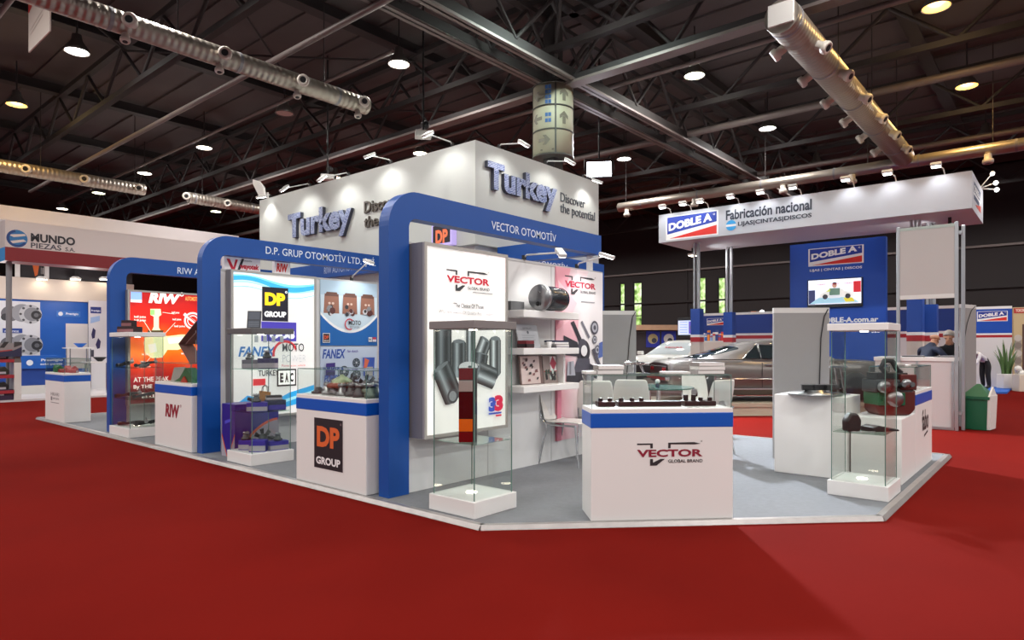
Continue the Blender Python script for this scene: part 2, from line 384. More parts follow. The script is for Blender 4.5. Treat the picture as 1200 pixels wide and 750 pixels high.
# ------------------------------------------------------------------ ducts
def duct_mat():
    m = mat('spiral_duct_metal', 'a39a90', .38, .75); nt = m.node_tree; b = nt.nodes['Principled BSDF']
    tc = nt.nodes.new('ShaderNodeTexCoord'); wv = nt.nodes.new('ShaderNodeTexWave'); wv.inputs['Scale'].default_value = 2.6; wv.inputs['Distortion'].default_value = .3
    bp = nt.nodes.new('ShaderNodeBump'); bp.inputs['Strength'].default_value = .5; bp.inputs['Distance'].default_value = .02
    nt.links.new(tc.outputs['Object'], wv.inputs['Vector']); nt.links.new(wv.outputs['Fac'], bp.inputs['Height']); nt.links.new(bp.outputs['Normal'], b.inputs['Normal'])
    return m
DUCT = duct_mat(); NOZ = mat('white_duct_nozzle', 'c9c2b8', .45)
def nozzle(p, d, r, parent):
    p = Vector(p); d = Vector(d).normalized(); mb = MB()
    mb.lathe([(r*.75, 0), (r*.75, r*1.1), (r*1.05, r*1.3), (r*1.1, r*1.9), (r*.95, r*2.2), (r*.6, r*2.2), (r*.45, r*1.6)], p, NOZ, 16, d)
    mb.lathe([(r*.55, r*2.19), (r*.55, r*2.215)], p, BLACK, 14, d); mb.build('nozzle', parent)
def duct(label, a, b, r, noz, side=True):
    a, b = Vector(a), Vector(b); t = thing('ventilation_duct', label, 'duct', tuple((a+b)/2), 0)
    MB().cyl(a, b, r, DUCT, n=28).build('tube', t)
    d = (b-a).normalized()
    for q in range(int((b-a).length//2.2)+1):
        p = a+d*min(q*2.2+.2, (b-a).length-.05); MB().cyl(p-d*.03, p+d*.03, r*1.03, GREYF, n=28).build('joint_band', t)
    for q in range(int((b-a).length//3.)+1):
        p = a+d*min(q*3.+.5, (b-a).length-.3); MB().cyl(p+Vector((0, 0, r*.9)), p+Vector((0, 0, 9.75-p.z)), .012, DKSTEEL, n=5).build('hanger', t)
    for p, dd, rr in noz: nozzle(p, dd, rr, t)
    return t
out = (-.62, -.72, -.1)
Y1 = 12.05
def npt(px, py, Y, Z, r): p = on_y(px, py, Y-r); return (p.x, Y-r*.8, Z-r*.1)
duct('long silver spiral duct with round nozzles at the upper left', (1.5, Y1, 7.0), (9.1, Y1, 7.0), .185,
     [(npt(q, 0, Y1, 7.0, .185), (-.55, -.8, -.12), .11) for q in (157, 267, 357, 428)] + [((on_y(q, 0, Y1).x, Y1-.03, 6.83), (-.1, -.25, -1), .075) for q in (146, 256, 347, 418)])
Y2 = 24.4
duct('second spiral duct with nozzles low on the left, over the far left booth', (2.5, Y2, 7.0), (9.0, Y2, 7.0), .2,
     [(npt(q, 0, Y2, 7.0, .2), (-.5, -.85, -.1), .125) for q in (34, 102, 165)])
duct('short far duct running into the overhead fascia on the left', (10.5, Y2, 7.0), (15.5, Y2, 7.0), .2,
     [(npt(q, 0, Y2, 7.0, .2), (-.5, -.85, -.1), .125) for q in (220, 268)])
Y3 = 3.56; nz = []
for q in (905, 963):
    pass
for k in range(6):
    x = 11.9+1.55*k
    nz.append(((x, Y3+.24, 6.86), (-.15, .8, -.55), .105)); nz.append(((x+.25, Y3-.24, 6.86), (-.15, -.8, -.55), .105))
D3 = duct('large silver duct with paired white nozzles slanting down at the upper right', (11.0, Y3, 7.0), (21.42, Y3, 7.0), .28, nz)
MB().box(10.95, 11.0, Y3-.2, Y3+.2, 6.85, 7.2, OFFW).build('end_plate', D3, 'white end plate')
nz = [((21.5, y, 6.72), (0, 0, -1), .12) for y in (12.6, 9.9, 6.9, 4.9, 1.6, -1.6)]
duct('thin cross duct with downward nozzles above the white fascia on posts', (21.6, -8, 6.85), (21.6, 13, 6.85), .17, nz)

# hanging banner, floodlight, projectors
ban = thing('hanging_banner', 'red and white hanging banner cut off at the top left corner', 'banner', (3.2, 12.4, 6.4))
p = on_x(35, 62, 3.2); q = on_x(60, 40, 3.2); BY0, BY1, BZ = q.y, p.y, p.z
MB().box(3.18, 3.2, BY0, BY1, BZ, 8.1, mat('banner_cloth', 'd9cfc4', .7)).build('banner_panel', ban)
pr = Print((3.18, BY1, BZ), (0, -1, 0), (-1, 0, 0)); ww = BY1-BY0
pr.poly([(0, .66), (ww, 1.0), (ww, 1.7), (0, 1.7)], 'c32a25'); pr.line((.1*ww, .34), (.9*ww, .5), .012, 'b4a69c'); pr.line((.1*ww, .26), (.7*ww, .38), .01, 'b4a69c'); pr.build('printed_band', ban, 'red band')
mb = MB(); mb.cyl((3.19, BY0, 8.1), (3.19, BY1, 8.1), .02, SILVER, n=6); mb.cyl((3.19, (BY0+BY1)/2, 8.1), (3.19, (BY0+BY1)/2, 9.64), .01, SILVER, n=6); mb.build('hanging_rod', ban)

fl = on_z(702, 198, 6.45); fx, fy, fz = fl
flood = thing('floodlight', 'big square blue-white floodlight glowing above the right end of the overhead fascia', 'floodlight', (fx, fy, fz))
FT = Matrix.Translation(fl) @ Matrix.Rotation(math.atan2(-fy, -fx)+PI/2, 4, 'Z') @ Matrix.Rotation(math.radians(-18), 4, 'X')
mb = MB(FT); mb.box(-.36, .36, .02, .22, -.26, .26, BLACK); mb.build('housing', flood)
mb = MB(FT); mb.box(-.33, .33, -.005, .02, -.22, .22, mat('floodlight_lens', 'eef3ff', .2, em=16)); mb.build('lens', flood)
mb = MB(FT); mb.tube([(-.4, .1, 0), (-.4, .12, .4), (.4, .12, .4), (.4, .1, 0)], .02, BLACK, 6); mb.build('yoke', flood); q = FT @ Vector((0, .12, .4)); MB().cyl(q, (q.x, q.y, 9.75), .025, BLACK, n=6).build('drop_rod', flood)
light('SPOT', 'floodlight_beam', FT @ Vector((0, -.12, 0)), 15000, (.86, .92, 1), .3, aim=(8.5, 2.5, 0), cone=88, blend=.6)
for (px, py, lab) in ((496, 158, 'small white projector hanging over the fascia corner'), (384, 208, 'small white projector hanging over the left face of the fascia')):
    c = on_z(px, py, 6.3); t = thing('projector', lab, 'projector', tuple(c))
    mb = MB(Matrix.Translation(c) @ Matrix.Rotation(.9, 4, 'Z')); mb.box(-.14, .14, -.18, .18, -.07, .07, OFFW); mb.build('body', t, bevel=.015)
    mb = MB(); mb.cyl(c+Vector((0, 0, .06)), (c.x, c.y, 9.75), .025, BLACK, n=6); mb.ball(c+Vector((.1, .05, .25)), .1, BLACK); mb.build('mount', t)
    MB(Matrix.Translation(c) @ Matrix.Rotation(.9, 4, 'Z')).cyl((0, -.18, 0), (0, -.24, 0), .05, BLACK, n=12).build('lens', t)

# ================================================================== THE STAND: platform, tower, arches, walls
ZP = .04
CARPET = mat('grey_stand_carpet', '7b7d81', .95, noise=.12, nscale=18, bump=.3, bscale=400, spec=.1)
pf = thing('exhibition_platform', 'low stand platform with grey carpet and a bright metal edge on the red floor', 'platform', (7.7, 8, 0))
poly = [(4.14, 17.1), (4.14, 3.875), (6.735, 1.285), (11.23, 1.285), (11.23, 17.1)]
MB().prism(poly, (0, 0, .002), (1, 0, 0), (0, 1, 0), (0, 0, ZP-.003), CARPET).build('carpet', pf)
mb = MB(); ALU = mat('edge_aluminium', 'a9a4a2', .35, .6, noise=.18, nscale=9, bump=.1, bscale=50)
for a, b in zip(poly, poly[1:]+poly[:1]):
    a = Vector((*a, 0)); b = Vector((*b, 0)); d = (b-a).normalized(); nrm = Vector((d.y, -d.x, 0))*-1
    mb.prism([(0, .0), (.055, ZP-.004), (.055, ZP+.002), (-.003, ZP+.002), (-.03, .004), (-.03, 0)], a, nrm, (0, 0, 1), b-a, ALU)
mb.build('edge_trim', pf, 'bright metal edge strip')

# overhead fascia (the white tower over the spine)
TX0, TX1, TY0, TY1, TZ0, TZ1 = 7.62, 11.25, 7.25, 14.03, 3.24, 4.91
tow = thing('overhead_fascia', 'large white overhead fascia box with the Turkey lettering on two sides', 'fascia', (9.4, 10.6, ZP))
MB().box(TX0, TX1, TY0, TY1, TZ0, TZ1, mat('fascia_off_white', 'bdc0bb', .55)).build('fascia_panel', tow)
MB().box(TX0+.12, TX1-.12, TY0+.12, TY1-.12, ZP, TZ0, WALLW).build('core_wall', tow)
def turkey_mat():
    m = mat('indigo_pattern_letter', '6f7fa8', .5); nt = m.node_tree; b = nt.nodes['Principled BSDF']
    tc = nt.nodes.new('ShaderNodeTexCoord'); wv = nt.nodes.new('ShaderNodeTexVoronoi'); wv.inputs['Scale'].default_value = 26
    w2 = nt.nodes.new('ShaderNodeTexWave'); w2.inputs['Scale'].default_value = 14; w2.inputs['Distortion'].default_value = 3; w2.bands_direction = 'Z'
    ad = nt.nodes.new('ShaderNodeMath'); ad.operation = 'MULTIPLY'; r = nt.nodes.new('ShaderNodeValToRGB')
    r.color_ramp.elements[0].position = .12; r.color_ramp.elements[0].color = lin('3b4a7e'); r.color_ramp.elements[1].position = .32; r.color_ramp.elements[1].color = lin('aab4cc')
    nt.links.new(tc.outputs['Object'], wv.inputs['Vector']); nt.links.new(tc.outputs['Object'], w2.inputs['Vector']); nt.links.new(wv.outputs['Distance'], ad.inputs[0]); nt.links.new(w2.outputs['Fac'], ad.inputs[1])
    nt.links.new(ad.outputs[0], r.inputs['Fac']); nt.links.new(r.outputs['Color'], b.inputs['Base Color']); return m
TKM = turkey_mat(); SIDE = mat('dark_letter_return', '3a3d4a', .6)
def letters3d(t, O, U, N, wd, h, depth, front, side, bold, parent, name, label=None):
    vs, fs, x0, x1, y0, y1 = text_mesh(t, bold, 0, .05); O, U, N = Vector(O), Vector(U), Vector(N); mb = MB()
    pts = [O+U*((v[0]-x0)*wd/(x1-x0))+Vector((0, 0, (v[1]-y0)*h/(y1-y0)))+N*(.003+(v[2]+.05)/.1*depth) for v in vs]
    fr = [f for f in fs if all(vs[k][2] > .049 for k in f)]; sd = [f for f in fs if not all(vs[k][2] > .049 for k in f)]
    mb.add(pts, fr, front); mb.add(pts, sd, side); return mb.build(name, parent, label)
letters3d('Turkey', (TX0, 12.72, 3.74), (0, -1, 0), (-1, 0, 0), 2.26, .66, .07, TKM, SIDE, .045, tow, 'turkey_lettering', 'blue patterned raised letters')
letters3d('Turkey', (7.84, TY0, 4.04), (1, 0, 0), (0, -1, 0), 1.9, .58, .07, TKM, SIDE, .045, tow, 'turkey_lettering', 'blue patterned raised letters')
DKB = mat('dark_bronze_letter', '4b443c', .5); DKG = mat('dark_grey_letter', '4d5258', .5)
letters3d('Discover', (TX0, 10.12, 4.1), (0, -1, 0), (-1, 0, 0), 1.12, .22, .03, DKB, DKB, .012, tow, 'slogan_lettering')
letters3d('the potential', (TX0, 10.12, 3.76), (0, -1, 0), (-1, 0, 0), 1.62, .27, .03, DKB, DKB, .012, tow, 'slogan_lettering')
letters3d('Discover', (9.93, TY0, 4.31), (1, 0, 0), (0, -1, 0), .82, .17, .012, DKG, DKG, 0., tow, 'slogan_lettering')
letters3d('the potential', (9.92, TY0, 4.05), (1, 0, 0), (0, -1, 0), 1.18, .23, .012, DKG, DKG, 0., tow, 'slogan_lettering')
cu = on_x(506, 288, 7.5); cv = on_x(529, 288, 7.5)
sg = thing('sign_box', 'black DP sign box with lavender rim above the tall VECTOR light box', 'sign', (7.55, (cu.y+cv.y)/2, 3.24))
MB().box(7.5, 7.617, cv.y, cu.y, 3.26, on_x(510, 263, 7.5).z, mat('lavender_rim', 'b9a8e6', .4, em=.5)).build('box', sg, 'lavender box')
pr = Print((7.5, cu.y, 3.26), (0, -1, 0), (-1, 0, 0), em=.25); ww = cu.y-cv.y; hh = on_x(510, 263, 7.5).z-3.26
pr.rect(.06*ww, .04, .94*ww, hh-.03, '1a1420'); pr.text('DP', .2*ww, .1*hh, .62*ww, .62*hh, 'e8734a', .05); pr.build('printed_face', sg, 'black face with orange DP')

# arches
def rounded_arch(x0, xr, y, zt, zb, leg, th, r=.40, ri=.10):
    out = [(x0, ZP)]; out += [(x0+r-r*math.cos(a), zt-r+r*math.sin(a)) for a in [PI/2*k/12 for k in range(13)]]
    out += [(xr, zt), (xr, zb)]
    xi = x0+leg; out += [(xi+ri-ri*math.sin(a), zb-ri+ri*math.cos(a)) for a in [PI/2*k/6 for k in range(7)]]
    out += [(xi, ZP)]
    return MB().prism(out, (0, y, 0), (1, 0, 0), (0, 0, 1), (0, th, 0), BLUE)
def arch(label, x0, xr, y, text, tu, tz, tw, th):
    t = thing('booth_arch', label, 'arch', (x0+.15, y+.08, ZP))
    rounded_arch(x0, xr, y, 3.23, 2.945, .27, .16).build('frame', t)
    pr = Print((tu, y, tz), (1, 0, 0), (0, -1, 0)); pr.text(text, 0, 0, tw, th, 'dfe6f2', .004); pr.build('lettering', t, 'white lettering'); return t
AV = arch('tall blue arch lettered VECTOR OTOMOTIV, nearest the camera', 4.26, 8.25, 5.27, 'VECTOR OTOMOT\u0130V', 5.82, 3.0, 1.30, .135)
MB().box(8.10, 8.25, 5.43, 7.2, 2.945, 3.23, BLUE).build('side_beam', AV)
MB().box(8.14, 8.22, 5.40, 5.46, 2.7, 2.945, WALLW).build('support_post', AV, 'short white post')
AD = arch('blue arch lettered D.P. GRUP OTOMOTIV over the middle booth', 4.28, 7.6, 9.5, 'D.P. GRUP OTOMOT\u0130V LTD. \u015eT\u0130.', 5.26, 3.0, 2.12, .185)
MB().box(7.46, 7.61, 9.66, 12.6, 2.945, 3.23, BLUE).build('side_beam', AD)
a = on_x(380, 319, 7.46); b = on_x(420, 316, 7.46)
pr = Print((7.46, a.y, 3.02), (0, -1, 0), (-1, 0, 0)); pr.text('RIW AUTOMOTIVE', 0, 0, a.y-b.y, .13, 'aebcd8'); pr.build('side_lettering', AD, 'pale lettering')
AR_ = arch('far blue arch lettered RIW AUTOMOTIVE at the left end', 4.27, 7.6, 13.13, 'RIW AUTOMOTIVE', 5.44, 2.995, 1.3, .125)
t = thing('fascia_beam', 'blue beam lettered TOP OTOMOTIV half hidden behind the shelf wall', 'beam', (9.7, 7.17, 2.945))
MB().box(8.27, 11.22, 7.1, 7.245, 2.945, 3.23, BLUE).build('beam', t)
MB().box(11.05, 11.22, 7.1, 7.245, ZP, 2.945, BLUE).build('leg', t)
pr = Print((8.45, 7.1, 3.0), (1, 0, 0), (0, -1, 0)); pr.text('TOP OTOMOT\u0130V', 0, 0, 1.5, .14, 'dfe6f2'); pr.build('lettering', t, 'white lettering')

# partition walls of the three booths
def wall(label, x0, x1, y, z1):
    t = thing('partition_wall', label, 'wall panel', ((x0+x1)/2, y+.04, ZP))
    MB().box(x0, x1, y, y+.06, ZP, z1, WALLW).build('panel', t)
    mb = MB()
    k = int((x1-x0)//1.0)
    for i in range(1, k+1):
        x = x0+(x1-x0)*i/k if k else x1
        mb.box(x-.012, x+.0, y-.003, y, ZP, z1, mat('panel_joint', 'b9b9ba', .5))
    mb.box(x0, x1, y-.006, y, z1-.03, z1, mat('panel_joint', 'b9b9ba', .5)); mb.build('joint', t); return t
wall('white partition wall of the nearest booth carrying light box, shelves and pink poster', 4.54, 8.34, 5.31, 2.70)
wall('white partition wall of the middle booth carrying the two printed posters', 4.56, 7.45, 9.54, 2.74)
wall('white partition wall behind the red RIW light box', 4.55, 7.45, 13.17, 2.60)

# light boxes
def lightbox(label, x0, x1, yf, yb, z0, z1, face):
    t = thing('light_box', label, 'light box', ((x0+x1)/2, (yf+yb)/2, z0)); b = .035
    mb = MB(); mb.box(x0, x1, yf+.03, yb, z0, z1, GREYF)
    for (a, c, d, e) in ((x0, x0+b, z0, z1), (x1-b, x1, z0, z1), (x0+b, x1-b, z0, z0+b), (x0+b, x1-b, z1-b, z1)): mb.box(a, c, yf, yf+.03, d, e, mat('light_frame_edge', 'b5b2ad', .4, .4))
    mb.build('frame', t, 'grey metal frame')
    MB().box(x0+b, x1-b, yf+.012, yf+.03, z0+b, z1-b, face).build('lit_panel', t, 'backlit face'); return t, Print((x0, yf+.012, z0), (1, 0, 0), (0, -1, 0))
LIT = mat('backlit_white', 'e2e0dc', .5, em=.62)
# -- VECTOR
t, pr = lightbox('tall white backlit VECTOR light box with printed air springs', 4.55, 5.87, 5.05, 5.30, .63, 2.675, LIT)
pr.em = .35; W, Hh = 1.32, 2.045
def U(px, py, t0=4.55, y=5.06, z0=.63): p = on_y(px, py, y); return (p.x-t0, p.z-z0)
for tri, c in (([(.05, 1.7), (.45, 2.0), (.3, 1.55)], 'f0e9e6'), ([(.6, 2.0), (.8, 1.75), (.95, 2.0)], 'f2dfe0'), ([(1.0, 2.0), (1.28, 2.0), (1.28, 1.6)], 'f1dcdd'), ([(.2, 1.3), (.6, 1.5), (.5, 1.1)], 'efebe8'), ([(.8, 1.4), (1.2, 1.55), (1.1, 1.1)], 'f0ecea')): pr.em = .8; pr.poly(tri, c)
pr.em = .35
a = U(523, 328); vector_logo(pr, a[0], a[1]-.02, .68, 'c01232', '35363a')
a = U(531, 360); b = U(567, 360); pr.text('"The Choice Of Those,', a[0], a[1]-.01, b[0]-a[0], .06, '3b3b40', .012); a = U(514, 367); b = U(579, 367); pr.text('Why Are Aware Of Quality And Comfort"', a[0], a[1]-.01, b[0]-a[0], .05, '9a9a9e', .002)
pr.line((.72, 1.565), (1.05, 1.565), .008, '77777a')
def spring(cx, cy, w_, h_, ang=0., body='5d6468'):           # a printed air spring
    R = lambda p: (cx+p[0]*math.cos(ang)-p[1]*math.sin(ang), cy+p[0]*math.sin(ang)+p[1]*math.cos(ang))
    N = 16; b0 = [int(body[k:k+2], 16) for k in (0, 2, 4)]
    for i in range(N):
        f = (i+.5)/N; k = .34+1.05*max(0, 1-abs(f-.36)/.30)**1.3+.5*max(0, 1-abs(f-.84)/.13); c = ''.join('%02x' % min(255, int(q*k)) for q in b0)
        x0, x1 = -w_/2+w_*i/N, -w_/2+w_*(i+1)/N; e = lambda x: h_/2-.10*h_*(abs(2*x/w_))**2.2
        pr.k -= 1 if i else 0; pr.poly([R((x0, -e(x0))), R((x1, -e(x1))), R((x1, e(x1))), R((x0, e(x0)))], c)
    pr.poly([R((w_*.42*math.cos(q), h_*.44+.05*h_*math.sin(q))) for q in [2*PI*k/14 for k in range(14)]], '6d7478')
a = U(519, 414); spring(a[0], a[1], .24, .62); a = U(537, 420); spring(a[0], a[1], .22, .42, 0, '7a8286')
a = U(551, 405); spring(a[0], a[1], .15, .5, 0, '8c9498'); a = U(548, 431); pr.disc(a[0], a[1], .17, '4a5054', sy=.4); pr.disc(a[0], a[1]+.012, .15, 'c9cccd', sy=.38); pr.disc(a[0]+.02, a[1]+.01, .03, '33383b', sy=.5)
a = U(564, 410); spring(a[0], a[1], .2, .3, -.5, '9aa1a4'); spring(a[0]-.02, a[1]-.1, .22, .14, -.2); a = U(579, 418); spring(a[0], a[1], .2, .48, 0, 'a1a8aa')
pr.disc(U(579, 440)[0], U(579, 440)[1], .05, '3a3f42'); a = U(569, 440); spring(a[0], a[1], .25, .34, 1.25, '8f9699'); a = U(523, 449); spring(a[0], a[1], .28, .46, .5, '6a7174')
a = U(529, 464); pr.disc(a[0], a[1], .08, '3c4246'); pr.disc(a[0], a[1], .055, '7e8588')
a = U(571, 489); b = U(585, 464); ww, hh = b[0]-a[0], b[1]-a[1]
pr.text('3', a[0], a[1]+.06, .13, hh*.72, '3452b8', .07); pr.text('3', a[0]+.1, a[1]+.06, .15, hh*.8, 'd8214a', .07); pr.rect(a[0], a[1]+.03, a[0]+.22, a[1]+.05, '3452b8'); pr.rect(a[0]+.12, a[1], a[0]+.22, a[1]+.02, 'd8214a')
pr.build('printed_graphic', t)
# -- DP
t, pr = lightbox('white backlit DP GROUP light box with blue waves and brand logos', 4.64, 6.07, 9.36, 9.53, .50, 2.725, LIT)
def U2(px, py): p = on_y(px, py, 9.37); return (p.x-4.64, p.z-.50)
def wave(v0, amp, th, c, e):
    pr.em = e; n = 20; f = lambda x: v0+amp*math.sin(x*4.4+.5)-.03*x
    for k in range(n):
        x0, x1 = .04+1.35*k/n, .04+1.35*(k+1)/n
        pr.k += 0 if k else 1; pr.mb.add([pr.P(x0, f(x0)), pr.P(x1, f(x1)), pr.P(x1, f(x1)+th), pr.P(x0, f(x0)+th)], [(0, 1, 2, 3)], ink(c, e))
wave(2.0, .05, .03, 'a9dff2', .7); wave(2.03, .06, .09, '39b0e4', .6); wave(2.1, .05, .06, '7fd4ef', .7); wave(2.13, .04, .03, 'dff4f8', .8); wave(1.93, .06, .012, '8ccfe8', .7)
pr.em = .6; pr.poly([(.04, .06), (.5, .16), (.95, .36), (1.39, .46), (1.39, .22), (.8, .12), (.4, .05)], '2aa0dc'); pr.poly([(.04, .2), (.25, .35), (.45, .3), (.2, .1), (.04, .08)], '2aa0dc'); pr.poly([(.3, .13), (.8, .24), (1.39, .38), (1.39, .34), (.8, .19), (.3, .1)], '9ddff2')
pr.em = .2; a = U2(307, 376); b = U2(337.5, 338); pr.rect(*a, *b, '1d1b2c'); ww, hh = b[0]-a[0], b[1]-a[1]
pr.em = .7; pr.text('DP', a[0]+.1*ww, a[1]+.46*hh, .78*ww, .38*hh, 'f5d21c', .06); pr.text('GROUP', a[0]+.08*ww, a[1]+.12*hh, .84*ww, .17*hh, 'f4f4f4', .05); pr.ring(a[0]+.92*ww, a[1]+.88*hh, .02, .01, 'f4f4f4', n=10)
a = U2(306, 396); b = U2(347, 378); pr.em = .4; pr.rect(a[0], a[1]-.05, b[0], b[1], '4a3fb0'); pr.em = .8; pr.text('roos', a[0]+.03, a[1]-.01, b[0]-a[0]-.06, .13, 'f2f0fa', .05)
pr.em = .3; a = U2(279, 418); pr.em = .4; pr.text('FANEX', a[0], a[1], .6, .15, '1e6fb4', .03, .25)
a = U2(334, 412); pr.ring(a[0], a[1]-.04, .22, .04, 'd22a35', 20, 190, 20); pr.text('MOTO', a[0]-.05, a[1], .38, .13, '3a3d42', .015); pr.text('POWER', a[0]-.05, a[1]-.17, .42, .12, 'c2c4c8', .0); pr.text('Power your vehicle', a[0]-.06, a[1]-.25, .42, .05, 'c8545e', .0)
for k in range(4): pr.rect(.36+.14*k, U2(0+285, 401)[1]+.0, .42+.14*k, U2(285, 401)[1]+.1, '9aa0a6')
pr.text('TURKEY', .42, U2(300, 441)[1], .34, .09, '2b2b30', .02); a = U2(296, 452); pr.rect(a[0], a[1], a[0]+.2, a[1]+.1, 'e0202a')
a = U2(324, 453); b = U2(346.5, 432); pr.em = .1; pr.rect(*a, *b, '1a1a1c'); pr.em = .8; pr.rect(a[0]+.025, a[1]+.025, b[0]-.025, b[1]-.025, 'f2f0ec'); pr.em = .1
ww, hh = b[0]-a[0], b[1]-a[1]
for k, ch in enumerate('EAC'): pr.text(ch, a[0]+.05+k*(ww-.07)/3, a[1]+.06, (ww-.07)/3-.03, hh-.12, '1a1a1c', .06)
pr.build('printed_graphic', t)
# -- RIW
def riw_mat():
    m = mat('backlit_red_orange', 'e03010', .5, em=.75); nt = m.node_tree; b = nt.nodes['Principled BSDF']
    tc = nt.nodes.new('ShaderNodeTexCoord'); gx = nt.nodes.new('ShaderNodeSeparateXYZ'); r = nt.nodes.new('ShaderNodeValToRGB'); nt.links.new(tc.outputs['Generated'], gx.inputs[0])
    n = nt.nodes.new('ShaderNodeTexNoise'); n.inputs['Scale'].default_value = 5; ad = nt.nodes.new('ShaderNodeMath'); ad.operation = 'MULTIPLY_ADD'; ad.inputs[1].default_value = .16
    nt.links.new(tc.outputs['Generated'], n.inputs['Vector']); nt.links.new(n.outputs['Fac'], ad.inputs[0]); nt.links.new(gx.outputs['Z'], ad.inputs[2]); nt.links.new(ad.outputs[0], r.inputs['Fac'])
    els = r.color_ramp.elements; els[0].position = .2; els[0].color = lin('5a0806'); els[1].position = 1.0; els[1].color = lin('b81414')
    for p_, c in ((.32, 'c01808'), (.42, 'f03c0a'), (.55, 'ff7a10'), (.68, 'fc5a0c'), (.82, 'ea2410')): e = els.new(p_); e.color = lin(c)
    nt.links.new(r.outputs['Color'], b.inputs['Base Color']); nt.links.new(r.outputs['Color'], b.inputs['Emission Color']); return m
t, pr = lightbox('red and orange backlit RIW light box with a printed ball joint', 4.52, 6.05, 13.0, 13.125, .50, 2.62, riw_mat())
def U3(px, py): p = on_y(px, py, 13.01); return (p.x-4.52, p.z-.50)
pr.em = .8; a = U3(174, 355); pr.text('RIW', a[0], a[1], .58, .2, 'f6f2ea', .06, .2); pr.ring(U3(213, 345)[0], U3(213, 345)[1], .04, .02, 'f6f2ea', n=12)
a = U3(153, 354); pr.rect(a[0], a[1], a[0]+.19, a[1]+.19, '8fb4ec'); pr.rect(a[0], a[1], a[0]+.19, a[1]+.05, 'dfe8f8')
a = U3(217, 354); pr.text('AUTOMOTIVE', a[0], a[1]+.03, .28, .08, 'f0b060', .02)
a = U3(226, 376); pr.ring(*a, .17, .035, 'f8e8e2'); pr.ring(*a, .11, .02, 'f8e8e2'); pr.line((a[0]-.17, a[1]+.13), (a[0]+.17, a[1]-.13), .06, 'f8e8e2'); pr.line((a[0]-.1, a[1]+.1), (a[0]+.12, a[1]-.08), .02, 'd83a1c')
def blob(pts, c): pr.poly([U3(*q) for q in pts], c)
blob([(176, 362), (188, 362), (189, 369), (186, 371), (186, 384), (188, 387), (178, 387), (180, 383), (180, 371), (176, 369)], 'eaf0c0'); blob([(176, 363), (181, 363), (181, 369), (176, 369)], '9adf7a')
blob([(172, 387), (192, 387), (190, 392), (174, 392)], '4a3a20'); blob([(170, 392), (184, 391), (196, 394), (212, 392), (226, 392), (229, 398), (226, 405), (208, 410), (196, 410), (190, 419), (178, 420), (170, 414), (168, 402)], 'eef0b4')
blob([(196, 396), (226, 394), (227, 399), (198, 403)], 'fbfbe8'); blob([(173, 404), (182, 402), (184, 412), (176, 414)], 'fbfbe8')
for (x, y, w_) in ((157, 373, .2), (157, 377, .2), (156, 390, .16), (201, 368, .14), (202, 376, .16), (204, 384, .2), (166, 417, .12), (160, 432, .24), (212, 416, .12)):
    a = U3(x, y); pr.text('ball joint', a[0], a[1], w_, .05, 'f8f0e4', .03)
for (p, q) in (((168, 376), (177, 390)), ((205, 378), (190, 394)), ((165, 432), (178, 416)), ((204, 368), (190, 366))): pr.line(U3(*p), U3(*q), .01, 'f8e6d0')
for k, s_ in enumerate(('AT THE PEAK', 'By THE', 'ELITES')):
    a = U3(156 if k < 2 else 166, 448+k*9); pr.text(s_, a[0], a[1], (.62, .32, .36)[k], .09, 'f6ece4', .02)
pr.build('printed_graphic', t)

# small sign boxes over the middle booth wall
for (px0, px1, py0, py1, txt, label, red) in ((263, 305, 297, 316, 'wayotek', 'white wayotek sign box above the DP light box', 0), (322, 340, 303, 318, 'RIW', 'small white RIW sign box right of the wayotek sign', 1)):
    a = on_y(px0, py1, 9.7); b = on_y(px1, py0, 9.7); x0, x1 = a.x, b.x; z0, z1 = 2.74, 2.99
    t = thing('sign_box', label, 'sign', ((x0+x1)/2, 9.75, z0)); MB().box(x0, x1, 9.7, 9.78, z0-.1, z1, mat('sign_white', 'e6e2e2', .5, em=.15)).build('box', t)
    pr = Print((x0, 9.7, z0), (1, 0, 0), (0, -1, 0), em=.1); ww = x1-x0
    if red: pr.text('RIW', .1*ww, .05, .75*ww, .14, 'd22a2a', .05, .15)
    else:
        pr.poly([(.03, .18), (.08, .18), (.14, .06), (.17, .18), (.21, .18), (.16, .02), (.11, .02)], 'c22038'); pr.poly([(.2, .02), (.24, .02), (.31, .2), (.27, .2)], '23232a')
        pr.text('wayotek', .42*ww, .02, .54*ww, .11, 'c22038', .045, .15); pr.text('otomotiv', .42*ww, .16, .34*ww, .03, '555559')
    pr.build('printed_face', t)

# posters on the middle wall
def poster(label, x0, x1, y, z0, z1, base):
    t = thing('wall_poster', label, 'poster', ((x0+x1)/2, y-.004, z0)); MB().box(x0, x1, y-.008, y, z0, z1, base).build('sheet', t); return t, Print((x0, y-.008, z0), (1, 0, 0), (0, -1, 0))
t, pr = poster('pale blue MOTO POWER poster with three brown boxes behind the DP counter', 6.25, 7.43, 9.53, 1.60, 2.71, mat('pale_blue_print', 'b9d3e6', .4))
pr.poly([(0, 0), (1.18, 0), (1.18, .42)]+[(x, .25+.5*((x-.59)/.59)**2*.6) for x in [1.18-.0-1.18*k/14 for k in range(15)]]+[(0, .5)], '1565b2')
pr.poly([(0, .52)]+[(x, .22+.30*((x-.59)/.59)**2) for x in [1.18*k/14 for k in range(15)]]+[(1.18, .52)]+[(x, .30+.32*((x-.59)/.59)**2) for x in [1.18-1.18*k/14 for k in range(15)]], 'f4f8fa')
pr.poly([(x, .27+.30*((x-.59)/.59)**2) for x in [1.18*k/14 for k in range(15)]]+[(1.18, .86), (0, .86)], 'cfe2ee')
